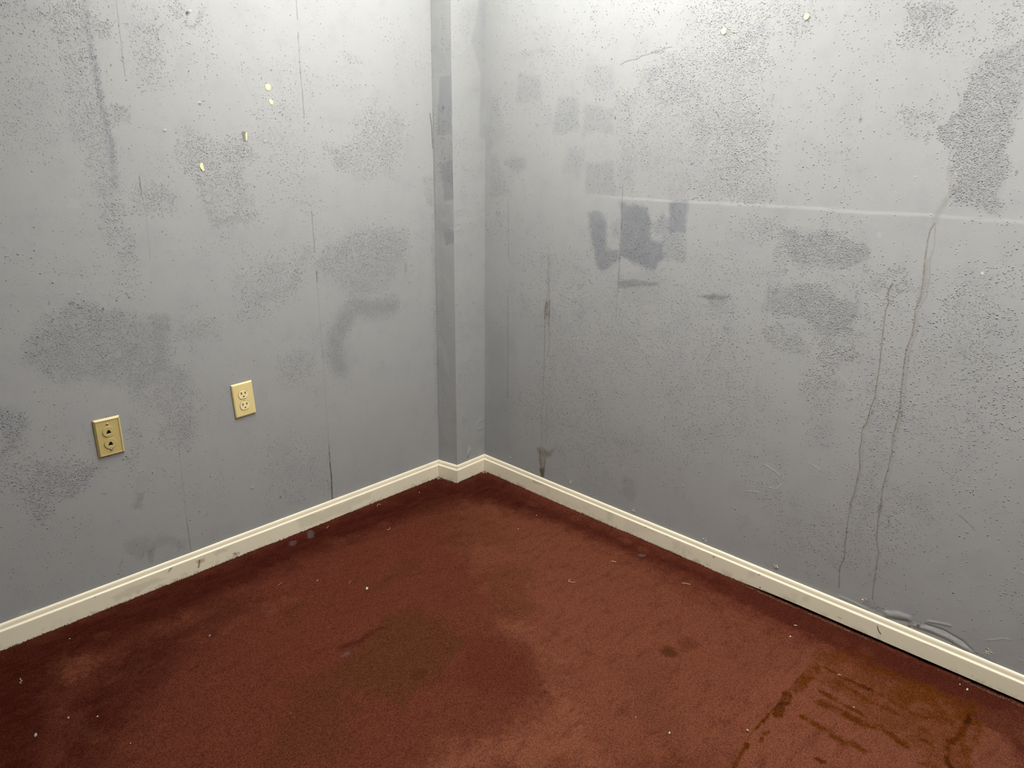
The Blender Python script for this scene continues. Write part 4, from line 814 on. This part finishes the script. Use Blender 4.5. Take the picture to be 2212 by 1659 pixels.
# ------------------------------------------------------------------ baseboards
PROF = [(0.0, .0756), (.0030, .0757), (.0048, .0742), (.0062, .0715), (.0070, .0680), (.0074, .0635), (.0082, .0600), (.0098, .0585), (.0112, .0570), (.0120, .0550)] + \
       [(.0120, z) for z in np.linspace(.052, .0, 21)]
def board(name, P0, P1, n0, n1, surf, label, raise_fn=None, step=.003, wob=0.0):
    """P0 to P1 wall points; n0 / n1 are the mitre offset directions at each end"""
    P0 = np.array(P0, float); P1 = np.array(P1, float); L = np.linalg.norm(P1 - P0)
    nu = max(int(L / step), 4); t = np.linspace(0, 1, nu)
    d = (P1 - P0) / L; g = .0005
    nrm = np.array([d[1], -d[0]])
    ax = 0 if abs(d[0]) > abs(d[1]) else 1
    zz = np.array([q[1] for q in PROF]); tt = np.array([q[0] for q in PROF])
    P = np.zeros((nu, len(PROF), 3))
    for j, (o, z) in enumerate(PROF):
        a = P0 + np.array(n0) * o + d * g; b = P1 + np.array(n1) * o - d * g
        P[:, j, :2] = a[None] * (1 - t[:, None]) + b[None] * t[:, None]
        P[:, j, 2] = z
    wv = .0009 * vnoise(P[:, :, 0] * 0, P[:, :, ax], 3, 51) * wob
    P[:, :, 2] += wv
    P[:, -1, 2] -= .004
    if raise_fn is not None:
        lo = raise_fn(P[:, 0, ax])
        P[:, :, 2] = np.maximum(P[:, :, 2], lo[:, None])
    ucoord = P[:, -1, ax]
    A = np.zeros((nu, len(PROF), 4))
    if surf:
        order = np.argsort(ucoord); zo = np.argsort(zz[9:])
        ch = raster(surf, ucoord[order], zz[9:][zo])
        inv = np.argsort(order); zinv = np.argsort(zo)
        for i, c in enumerate('rksg'): A[:, 9:, i] = ch(c)[inv][:, zinv]
    # close the back and the foot
    back = np.array([P0 * (1 - x) + P1 * x for x in t])
    Q = np.concatenate([P, np.dstack([back, P[:, -1, 2]])[0][:, None, :] if False else np.concatenate([back, P[:, -1, 2:3]], 1)[:, None, :]], 1)
    A = np.concatenate([A, A[:, -1:, :]], 1)
    me = grid_mesh(Q, attrs={'marks_a': A, 'marks_b': A * 0}, smooth=False, flip=True)
    o = link(name, me, M_BASE)
    return tag(o, label, 'baseboard', kind='structure')
# outward normals and mitres
nl = np.array([0., -1.]); nr = np.array([-1., 0.])
def mit(a, b): return a + b        # right-angled joints
b_l = board('baseboard_left', (-ROOM, 0), CA, nl, mit(nl, nr), 'BL', 'cream baseboard along the left wall', wob=1)
CCb = (CC[0] + .0050, CC[1])
b_c = board('baseboard_column_side', CA, CCb, mit(nl, nr), mit(nl, nr), None, 'shortest piece of cream baseboard, on the shaded side of the corner column')
b_f = board('baseboard_column_front', CCb, CB, mit(nl, nr), mit(nl, nr), None, 'short cream baseboard across the lit front of the corner column')
b_r = board('baseboard_right', CB, (0, -ROOM), mit(nl, nr), nr, 'BR', 'cream baseboard along the right wall with a dark gap beneath',
            raise_fn=lambda y: -.004 + .0105 * sstep(-1.15, -1.55, y), wob=1)

# ------------------------------------------------------------------ frayed carpet edge along the boards
def fringe(name, segs, mat, seed, n_per_m, hgt, spread, lenj=.6):
    rng = np.random.default_rng(seed); vs_, fs = [], []
    for (a, b, nrm) in segs:
        a = np.array(a); b = np.array(b); nrm = np.array(nrm); L = np.linalg.norm(b - a); d = (b - a) / L
        n = int(L * n_per_m)
        dens = vnoise(np.linspace(0, L, n), np.zeros(n), 9, seed)
        for i in range(n):
            if dens[i] < rng.uniform(-1.1, .6): continue
            s_ = i / n * L
            q = a + d * s_ + nrm * rng.uniform(.0125, .0125 + spread)
            hh = hgt * rng.uniform(1 - lenj, 1 + lenj); w_ = rng.uniform(.0005, .0009)
            tip = q + d * rng.normal(0, hh * .6) + nrm * rng.normal(-.0005, hh * .4); z0 = -.003
            k = len(vs_)
            mid = (q + tip) / 2 + d * rng.normal(0, .0008)
            for (c_, z_, ww) in ((q, z0, w_), (mid, z0 + hh * .7, w_ * .8), (tip, z0 + hh, w_ * .4)):
                for an in (0, 2.1, 4.2):
                    vs_.append((c_[0] + ww * math.cos(an), c_[1] + ww * math.sin(an), z_ + (ww * .4 if an == 0 else 0)))
            for r_ in (0, 3):
                for j in range(3): fs.append((k + r_ + j, k + r_ + (j + 1) % 3, k + r_ + 3 + (j + 1) % 3, k + r_ + 3 + j))
            fs.append((k + 6, k + 7, k + 8))
    o = link(name, mesh_from(vs_, fs), mat, fl); o['kind'] = 'stuff'; return o
M_FD = plain('dark_yarn', (.060, .020, .010), .95, spec=.1, vary=.5)
M_FP = plain('frayed_backing', (.24, .165, .10), .95, spec=.1, vary=.6)
SL = ((-2.0, 0), (CA[0], 0), (0, -1)); SR = ((0, CB[1] - .01), (0, -1.34), (-1, 0)); SF = (CC, CB, (0, -1)); SS = (CA, CC, (-1, 0))
fringe('carpet_edge_yarn', [SL, SR, SF, SS], M_FD, 1, 1100, .0052, .003)
fo = fringe('frayed_carpet_backing', [((-.006, -1.35), (-.006, -1.78), (-1, 0)), ((-.006, -1.98), (-.006, -2.15), (-1, 0))], M_FP, 2, 900, .0024, .006)
fringe('frayed_carpet_backing', [((0, -1.23), (0, -1.40), (-1, 0)), ((-1.6, 0), (-.9, 0), (0, -1))], M_FP, 3, 160, .0030, .005)
fo['label'] = 'pale frayed backing fibres'
M_CR2 = plain('pale_rubble', (.40, .27, .19), .95, spec=.1, vary=.4)
def crumbs(name, pts, mat, parent, seed, smin, smax):
    rng = np.random.default_rng(seed); vs_, fs = [], []
    for p in pts:
        k = len(vs_); r_ = rng.uniform(smin, smax); rot = rng.uniform(0, 6.3); e_ = rng.uniform(.5, 1)
        n = 6
        for lvl, (rr, zz) in enumerate(((1, 0), (.8, .55), (.35, .9))):
            for i in range(n):
                a = rot + i * 2 * PI / n; q = r_ * rr * rng.uniform(.75, 1.2)
                vs_.append((p[0] + q * math.cos(a), p[1] + q * math.sin(a) * e_, p[2] + zz * r_ * .8 - .001))
        for l_ in (0, 1):
            for i in range(n): fs.append((k + l_ * n + i, k + l_ * n + (i + 1) % n, k + l_ * n + n + (i + 1) % n, k + l_ * n + n + i))
        fs.append(tuple(k + 2 * n + i for i in range(n)))
    return link(name, mesh_from(vs_, fs), mat, parent)
rng = np.random.default_rng(8)
pts = [(-.199 + rng.normal(0, .006), -.018 + rng.normal(0, .006), 0) for _ in range(26)] + \
      [(-.196 + t * .012 + rng.normal(0, .002), -.02 - t * .085, 0) for t in rng.uniform(0, 1, 34)] + \
      [(-.020 + rng.normal(0, .006), -.116 + rng.normal(0, .006), 0) for _ in range(30)]
o = crumbs('carpet_rubble', pts, M_CR2, fl, 9, .0012, .0032); o['kind'] = 'stuff'
M_SPECK = plain('lint_speck', (.36, .25, .18), .9, vary=.4)
pts = [(rng.uniform(-2.0, -.05), rng.uniform(-2.1, -.05), .001) for _ in range(80)]
pts = [p for p in pts if p[0] + p[1] > -3.0]
o = crumbs('lint_specks', pts, M_SPECK, None, 10, .0006, .0013)
tag(o, 'tiny pale lint specks scattered over the carpet', 'lint', kind='stuff')

# ------------------------------------------------------------------ chips and nail holes in the wall surfaces
def wall_blob(name, wall, u, v, outline, mat, lift=.0007, rim=None, label=None):
    """a small irregular patch, slightly proud of the paint film; outline in metres around (u, v)"""
    n = len(outline); pts = []
    for k, (sc, hh) in enumerate(((1, 0), (.96, lift), (.5, lift * .8))):
        for a, b in outline: pts.append((u + a * sc, v + b * sc, hh + .0002))
    pts.append((u, v, lift * .7 + .0002))
    fs = []
    for l_ in (0, 1):
        for i in range(n): fs.append((l_ * n + i, l_ * n + (i + 1) % n, l_ * n + n + (i + 1) % n, l_ * n + n + i))
    for i in range(n): fs.append((2 * n + i, 2 * n + (i + 1) % n, 3 * n))
    off = .0012
    co = [(a, -c - off, b) for a, b, c in pts] if wall == 'L' else [(-c - off, a, b) for a, b, c in pts]
    o = link(name, mesh_from(co, fs), mat, wl if wall == 'L' else wr)
    if label: o['label'] = label
    return o
def blob(rx, ry, n=14, seed=0, j=.12):
    r_ = np.random.default_rng(seed)
    return [(rx * math.cos(a) * r_.uniform(1 - j, 1 + j), ry * math.sin(a) * r_.uniform(1 - j, 1 + j)) for a in np.linspace(0, 2 * PI, n, endpoint=False)]
YL = 'pale yellow chip where the grey paint is missing'
wall_blob('paint_chip', 'L', -.8505, 1.5405, [(-.0085, -.004), (-.0095, .004), (-.006, .0088), (.005, .009), (.0088, .005), (.0085, -.004), (.004, -.0088), (-.005, -.0085)], M_YELLOW, label=YL)
wall_blob('paint_chip', 'L', -.8444, 1.4986, [(-.0075, .001), (-.004, .0085), (.001, .0065), (.0075, .002), (.0065, -.005), (.002, -.008), (-.004, -.0055)], M_YELLOW, label=YL)
wall_blob('paint_chip', 'L', -1.0865, 1.3036, [(-.0055, .006), (-.002, .0115), (.0045, .011), (.0055, -.002), (.007, -.009), (.0015, -.0115), (-.002, -.006), (-.006, .001)], M_YELLOW, label=YL)
wall_blob('gouge', 'L', -.9430, 1.3935, [(-.008, .013), (-.002, .0148), (.007, .0135), (.0055, -.004), (.002, -.0150), (-.003, -.012), (-.006, 0)], M_GOUGE, .0004, label='dark gouge torn into the wall board')
wall_blob('paint_chip', 'L', -.9395, 1.3930, [(-.001, .004), (.0015, .0125), (.0055, .012), (.0045, -.001), (.0025, -.0125), (-.001, -.010), (.0005, -.004)], M_YELLOW, .0011, label=YL)
wall_blob('paint_chip', 'R', -1.0771, 1.6989, blob(.0088, .0095, 16, 3, .07), M_YELLOW, label=YL)
wall_blob('paint_chip', 'R', -1.3153, 1.7114, [(-.0075, .001), (-.005, -.005), (.001, -.0085), (.006, -.005), (.008, 0), (.006, .006), (0, .0085), (-.005, .007)], M_YELLOW, label=YL)
def nail_pop(u, v, seed, s=1.0):
    r_ = np.random.default_rng(seed); vs_, fs = [], []
    def lump(a, b, ra, hh):
        k = len(vs_); n = 7
        for sc, z in ((1, 0), (.7, .7), (.2, 1)):
            for i in range(n):
                an = i * 2 * PI / n; q = ra * sc * r_.uniform(.7, 1.25)
                vs_.append((-.0008 - z * hh, u + a + q * math.cos(an), v + b + q * math.sin(an)))
        for l_ in (0, 1):
            for i in range(n): fs.append((k + l_ * n + i, k + l_ * n + (i + 1) % n, k + l_ * n + n + (i + 1) % n, k + l_ * n + n + i))
        fs.append(tuple(k + 2 * n + i for i in range(n)))
    for i in range(9):
        a = r_.uniform(0, 2 * PI); d = r_.uniform(.002, .0065) * s
        lump(d * math.cos(a), d * math.sin(a) * 1.25, r_.uniform(.0008, .0022) * s, r_.uniform(.001, .0028))
    lump(0, 0, .0014, .0012)
    o = link('nail_hole', mesh_from(vs_, fs), M_CRUMB, wr); o['label'] = 'crumbled cream plaster around a nail hole'
for i, (u, v, s_) in enumerate(((-.2563, .1095, 1.1), (-.5905, .1057, 1.2), (-.8934, .0975, 1.1), (-1.1896, .0927, 1.1), (-1.444, .103, 1.2), (-1.7136, .1046, 1.2), (-2.0357, .1032, 1.2))):
    nail_pop(u, v, 60 + i, s_)

# ------------------------------------------------------------------ electrical plates
def shape(name, loops, z0, z1, mat, parent, bevel=0.0, res=3, smooth=False):
    """solid plate from closed outlines (first outer, others holes); local z points out of the wall"""
    cu_ = bpy.data.curves.new(name, 'CURVE'); cu_.dimensions = '2D'; cu_.fill_mode = 'BOTH'
    for lp in loops:
        sp = cu_.splines.new('POLY'); sp.points.add(len(lp) - 1); sp.use_cyclic_u = True
        for i, (x, y) in enumerate(lp): sp.points[i].co = (x, y, 0, 1)
    cu_.extrude = max((z1 - z0) / 2 - bevel, 1e-5); cu_.bevel_depth = bevel; cu_.bevel_resolution = res; cu_.offset = -bevel
    tmp = bpy.data.objects.new('tmp', cu_); COL.objects.link(tmp)
    dg = bpy.context.evaluated_depsgraph_get()
    me = bpy.data.meshes.new_from_object(tmp.evaluated_get(dg))
    bpy.data.objects.remove(tmp); bpy.data.curves.remove(cu_)
    me.transform(Matrix.Translation((0, 0, (z0 + z1) / 2)))
    me.materials.clear(); me.name = name
    return link(name, me, mat, parent)
def rrect(w, h, r, cx=0, cy=0, n=5):
    o = []
    for sx, sy, a0 in ((1, 1, 0), (-1, 1, 90), (-1, -1, 180), (1, -1, 270)):
        for i in range(n + 1):
            a = math.radians(a0 + 90 * i / n); o.append((cx + sx * (w / 2 - r) + r * math.cos(a), cy + sy * (h / 2 - r) + r * math.sin(a)))
    return o
def circ(r, cx=0, cy=0, n=40): return [(cx + r * math.cos(i * 2 * PI / n), cy + r * math.sin(i * 2 * PI / n)) for i in range(n)]
def dome(name, r, hgt, z, cx, cy, mat, parent, slot=True):
    vs_, fs = [], []; n = 20; rings = [(1, 0), (1, .35), (.9, .68), (.65, .9), (.3, .99)]
    for a, b in rings:
        for i in range(n): vs_.append((cx + r * a * math.cos(i * 2 * PI / n), cy + r * a * math.sin(i * 2 * PI / n), z + hgt * b))
    vs_.append((cx, cy, z + hgt))
    for l_ in range(len(rings) - 1):
        for i in range(n): fs.append((l_ * n + i, l_ * n + (i + 1) % n, l_ * n + n + (i + 1) % n, l_ * n + n + i))
    b0 = (len(rings) - 1) * n
    for i in range(n): fs.append((b0 + i, b0 + (i + 1) % n, len(vs_) - 1))
    return link(name, mesh_from(vs_, fs, smooth=True), mat, parent)
def plate_root(name, x, z, tilt, label, cat):
    e = bpy.data.objects.new(name, None); COL.objects.link(e)
    e.matrix_world = Matrix.Translation((x, -.0012, z)) @ Matrix.Rotation(PI / 2, 4, 'X') @ Matrix.Rotation(tilt, 4, 'Z')
    return tag(e, label, cat)
def pillow_plate(name, w, h, prof, holes, mat, parent):
    """rim built from concentric outlines, then a flat face with holes"""
    vs_, fs = [], []; m = None
    for (ins, z, r_) in prof:
        lp = rrect(w - 2 * ins, h - 2 * ins, r_); m = len(lp); vs_ += [(x, y, z) for x, y in lp]
    for l_ in range(len(prof) - 1):
        for i in range(m): fs.append((l_ * m + i, l_ * m + (i + 1) % m, l_ * m + m + (i + 1) % m, l_ * m + m + i))
    o = link(name, mesh_from(vs_, fs), mat, parent)
    ins, z, r_ = prof[-1]
    fc = shape('tmp_face', [rrect(w - 2 * ins, h - 2 * ins, r_)] + holes, z - .0012, z, mat, parent)
    # join the face into the rim mesh
    v0 = len(vs_)
    v2 = [tuple(v.co) for v in fc.data.vertices]; f2 = [tuple(i + v0 for i in p.vertices) for p in fc.data.polygons]
    old = o.data; fm = fc.data
    o.data = mesh_from(vs_ + v2, fs + f2); o.data.materials.append(mat)
    bpy.data.objects.remove(fc); bpy.data.meshes.remove(fm); bpy.data.meshes.remove(old)
    return o

# duplex receptacle
rt = plate_root('electrical_outlet', -1.0355, .5596, math.radians(2.6), 'ivory duplex electrical outlet with slotted sockets, set slightly crooked on the left wall', 'outlet')
PW, PH = .0725, .1175
def recept_outline(r, hh, cy, n=30):
    o = []
    a0 = math.asin(hh / r)
    for i in range(n + 1): a = -a0 + 2 * a0 * i / n; o.append((r * math.cos(a), cy + r * math.sin(a)))
    for i in range(n + 1): a = PI - a0 + 2 * a0 * i / n; o.append((r * math.cos(a), cy + r * math.sin(a)))
    return o
cys = (.0185, -.0205)
pillow_plate('wall_plate', PW, PH, [(0, 0, .002), (0, .0022, .002), (.0012, .0038, .0025), (.0030, .0052, .003), (.0055, .0058, .003)],
             [recept_outline(.0181, .0152, c)[::-1] for c in cys] + [circ(.0021, 0, -.001, 16)[::-1]], M_IVORY, rt)
for c in cys:
    slot_l = rrect(.0040, .0100, .0003, -.0066, c + .0040, 1); slot_r = rrect(.0040, .0086, .0003, .0066, c + .0040, 1)
    gnd = [(.0029 * math.cos(a), c - .0078 + .0029 * math.sin(a)) for a in np.linspace(PI * 1.05, PI * 1.95, 10)] + [(.0029, c - .0050), (-.0029, c - .0050)]
    rc = shape('receptacle_face', [recept_outline(.0170, .0141, c), slot_l[::-1], slot_r[::-1], gnd[::-1]], .0018, .0074, M_IVORY2, rt, bevel=.0004, res=2)
    shape('slot_shade_slab', [rrect(.024, .024, .002, 0, c)], .0005, .0022, M_DARK, rc)
shape('plate_shade_slab', [rrect(.040, .090, .002)], .0002, .0012, M_DARK, rt)
dome('screw', .0026, .0012, .0056, 0, -.001, M_BRASS, rt)

# telephone jack plate
rj = plate_root('phone_jack_plate', -1.4548, .5438, 0.0, 'tan wall plate with two round phone jacks, lower left on the left wall', 'jack plate')
JW, JH = .073, .118
def jack_hole(cy):
    return [(-.0057, cy - .0062), (.0057, cy - .0062), (.0057, cy - .0005), (.0040, cy + .0022), (.0040, cy + .0022), (.0030, cy + .0030), (.0026, cy + .0058), (-.0026, cy + .0058), (-.0030, cy + .0030), (-.0040, cy + .0022), (-.0057, cy - .0005)]
jc = (.0175, -.0195)
pillow_plate('wall_plate', JW, JH, [(0, 0, .0008), (0, .0016, .0008), (.0052, .0072, .0008), (.0060, .0073, .0008), (.0063, .0056, .0008)],
             [circ(.012, 0, c)[::-1] for c in jc], M_TAN, rj)
for c in jc:
    jf = shape('jack', [circ(.0163, 0, c), jack_hole(c - .0010)[::-1]], .0045, .0082, M_TAN, rj, bevel=.0006, res=2)
    shape('socket_shade_slab', [rrect(.020, .020, .002, 0, c)], .0006, .0020, M_DARK, jf)
    shape('pale_bar', [rrect(.0095, .0012, .0002, .0005, c - .0066, 1)], .0073, .0081, M_IVORY2, jf)  # pale bar along the foot of the jack opening
for c in (.0405, -.0395): dome('screw', .0036, .0026, .0056, 0, c, M_STEEL, rj)

# ------------------------------------------------------------------ bits lying on the carpet
M_WHITE = plain('white_flake', (.50, .48, .42), .7, vary=.1); M_GREYF = plain('grey_flake', (.26, .23, .21), .8, vary=.15)
M_BEIGE = plain('beige_flake', (.34, .22, .16), .8, vary=.15); M_GREENF = plain('grey_green_flake', (.17, .16, .12), .8, vary=.15)
M_STRAW = plain('straw', (.42, .29, .16), .6); M_ORTH = plain('orange_thread', (.36, .14, .06), .8); M_WTH = plain('white_thread', (.42, .31, .25), .8); M_RTH = plain('dark_red_thread', (.035, .004, .003), .8)
def flake(name, x, y, ax, by, rot, mat, label, cat, seed, th=.0014, z=.0015):
    r_ = np.random.default_rng(seed); n = 9; vs_, fs = [], []
    lay = [(.85, 0), (1, th * .4), (.8, th)]
    ang = [i * 2 * PI / n + r_.uniform(-.2, .2) for i in range(n)]; rad = [r_.uniform(.75, 1.15) for _ in range(n)]
    for sc, zz in lay:
        for a, q in zip(ang, rad):
            px, py = ax * q * sc * math.cos(a), by * q * sc * math.sin(a)
            vs_.append((px, py, zz + r_.uniform(-.15, .25) * th))
    for l_ in (0, 1):
        for i in range(n): fs.append((l_ * n + i, l_ * n + (i + 1) % n, l_ * n + n + (i + 1) % n, l_ * n + n + i))
    fs.append(tuple(2 * n + i for i in range(n))); fs.append(tuple(range(n))[::-1])
    o = link(name, mesh_from(vs_, fs), mat); o.location = (x, y, z); o.rotation_euler = (0, 0, math.radians(rot))
    return tag(o, label, cat)
def thread(name, pts, rad, mat, label, cat='thread'):
    """a round strand through 3D points"""
    P = np.array(pts, float); o0 = P.mean(0); P = P - o0
    # resample with Catmull-Rom
    Q = [];
    E = np.vstack([2 * P[0] - P[1], P, 2 * P[-1] - P[-2]])
    for i in range(1, len(E) - 2):
        for t in np.linspace(0, 1, 6, endpoint=False):
            a, b, c, d = E[i - 1], E[i], E[i + 1], E[i + 2]
            Q.append(.5 * (2 * b + (c - a) * t + (2 * a - 5 * b + 4 * c - d) * t * t + (3 * b - a - 3 * c + d) * t ** 3))
    Q.append(P[-1]); Q = np.array(Q); vs_, fs = [], []; n = 6
    for i, q in enumerate(Q):
        d = Q[min(i + 1, len(Q) - 1)] - Q[max(i - 1, 0)]; d = d / (np.linalg.norm(d) + 1e-9)
        a = np.cross(d, (0, 0, 1.)) if abs(d[2]) < .9 else np.cross(d, (1., 0, 0)); a /= np.linalg.norm(a); b = np.cross(d, a)
        rr = rad * (.6 if i in (0, len(Q) - 1) else 1)
        for j in range(n): vs_.append(tuple(q + rr * (a * math.cos(j * 2 * PI / n) + b * math.sin(j * 2 * PI / n))))
    for i in range(len(Q) - 1):
        for j in range(n): fs.append((i * n + j, i * n + (j + 1) % n, i * n + n + (j + 1) % n, i * n + n + j))
    fs.append(tuple(range(n))[::-1]); fs.append(tuple((len(Q) - 1) * n + j for j in range(n)))
    o = link(name, mesh_from(vs_, fs, smooth=True), mat); o.location = tuple(o0)
    return tag(o, label, cat)
Zt = .0022
flake('paint_flake', -.9171, -.4919, .0075, .0042, 50, M_WHITE, 'brightest white flake, lying alone on the middle of the carpet', 'flake', 1, .003)
flake('paint_flake', -1.8388, -.4329, .0075, .0034, 75, M_GREYF, 'grey oval flake at the lower left edge of the carpet', 'flake', 2)
flake('paint_flake', -1.7663, -.4272, .0042, .0024, 60, M_BEIGE, 'small beige flake just right of the grey oval flake at lower left', 'flake', 3)
flake('paint_flake', -1.7144, -.4740, .0022, .0014, 10, M_WHITE, 'tiny white flake beside the small beige flake at lower left', 'flake', 4)
flake('paint_flake', -1.6686, -.0936, .0018, .0015, 10, M_WHITE, 'tiny white flake on dark pile close to the left baseboard', 'flake', 5)
flake('paint_flake', -1.3793, -.3642, .0045, .0026, 30, M_GREYF, 'small grey flake between the two round furniture dents and the middle', 'flake', 6)
flake('paint_flake', -1.6888, -.6217, .0014, .0014, 30, M_WHITE, 'tiny white flake near the bottom left of the carpet', 'flake', 7)
flake('paint_flake', -1.0053, -.3381, .0050, .0026, 10, M_GREENF, 'dull grey green flake left of the brightest white flake', 'flake', 8)
flake('crumb', -.3559, -.0714, .0034, .0018, 20, M_WTH, 'pale crumb by the left baseboard near the corner column', 'crumb', 9)
flake('crumb', -.7536, -1.5249, .0034, .0024, 20, M_WHITE, 'white crumb on the worn carpet below the dark grey spot', 'crumb', 10, .002)
flake('crumb', -.6099, -1.6588, .0036, .0024, 70, M_WTH, 'pink white crumb beside the left end of the rust streaks', 'crumb', 11, .002)
flake('crumb', -.7695, -1.4362, .0016, .0014, 0, M_WTH, 'tiny pale crumb left of the dark grey spot on the carpet', 'crumb', 12, .002)
flake('paint_flake', -.1145, -1.5692, .0050, .0020, -60, M_WTH, 'pale pink flake near the right baseboard above the rust streaks', 'flake', 13)
flake('paint_flake', -.1773, -1.5805, .0034, .0024, 0, M_WHITE, 'round white flake just below the pale pink flake by the right baseboard', 'flake', 14)
flake('paint_flake', -.2433, -1.7473, .0048, .0022, -60, M_BEIGE, 'beige flake lying among the rust streaks', 'flake', 15)
flake('crumb', -.3417, -1.8198, .0026, .0016, 60, M_STRAW, 'tan crumb in the middle of the rust streaks', 'crumb', 16)
flake('crumb', -.1558, -.5495, .0022, .0016, 0, M_WHITE, 'white crumb by the right baseboard close to the corner', 'crumb', 17)
flake('crumb', -.2854, -.5727, .0018, .0014, 0, M_WHITE, 'small white crumb on the brown carpet in front of the corner', 'crumb', 18)
flake('crumb', -.0596, -2.0155, .0040, .0028, 0, M_WHITE, 'largest white crumb at the right, beside the gap under the baseboard', 'crumb', 19, .003)
flake('crumb', -.0505, -1.9960, .0026, .0018, 0, M_WHITE, 'smaller white crumb next to the largest one by the right baseboard', 'crumb', 20, .002)
thread('lint_strand', [(-1.8105, -.1810, Zt), (-1.8135, -.1880, .003), (-1.8110, -.1950, Zt), (-1.8175, -.2010, .003), (-1.8150, -.2075, Zt)], .0011, M_GREYF, 'curled grey strand of lint at the far left of the carpet')
thread('lint_strand', [(-.5560, -.0500, Zt), (-.5490, -.0440, .004), (-.5400, -.0425, .004), (-.5350, -.0480, Zt)], .0007, M_WTH, 'pale curl of lint beside the left baseboard')
thread('lint_strand', [(-.6410, -.2270, Zt), (-.6340, -.2340, .003), (-.6270, -.2290, .004), (-.6240, -.2220, Zt)], .0007, M_WTH, 'white hooked thread on the dark carpet below the pale curl')
thread('lint_strand', [(-.7960, -.0590, Zt), (-.7890, -.0580, .003), (-.7790, -.0500, .004)], .0006, M_STRAW, 'thin straw coloured thread touching the left baseboard foot')
thread('lint_strand', [(-.9430, -.4300, Zt), (-.9380, -.4230, .004), (-.9290, -.4180, .004)], .0006, M_ORTH, 'fine orange thread left of the brightest white flake')
thread('lint_strand', [(-1.1130, -.2740, Zt), (-1.1040, -.2700, .003), (-1.0960, -.2690, .004)], .0007, M_ORTH, 'fuzzy orange brown thread near the left baseboard')
thread('straw', [(-.4065, -.9260, Zt), (-.4195, -.9290, .003), (-.4215, -.9345, .004), (-.4165, -.9430, .003), (-.4085, -.9490, Zt)], .0007, M_STRAW, 'bent V shaped bit of straw on the middle of the carpet', 'straw')
thread('straw', [(-.1620, -1.2040, Zt), (-.1550, -1.2150, .003), (-.1490, -1.2300, .003)], .0007, M_STRAW, 'straight bit of straw near the right baseboard', 'straw')
thread('lint_strand', [(-.2200, -.9570, Zt), (-.2140, -.9650, .003), (-.2110, -.9730, Zt)], .0007, M_WTH, 'short white thread in front of the right baseboard')
thread('lint_strand', [(-.0128, -1.7650, .0505), (-.0130, -1.7672, .0420), (-.0130, -1.7715, .0345), (-.0128, -1.7785, .0275)], .0008, M_RTH, 'short dark red thread stuck upright on the right baseboard')
flake('dried_drip', -.0128, -1.4065, .0008, .0028, 0, M_RTH, 'round dark red spot on the foot of the right baseboard', 'spot', 30, .003, .009)
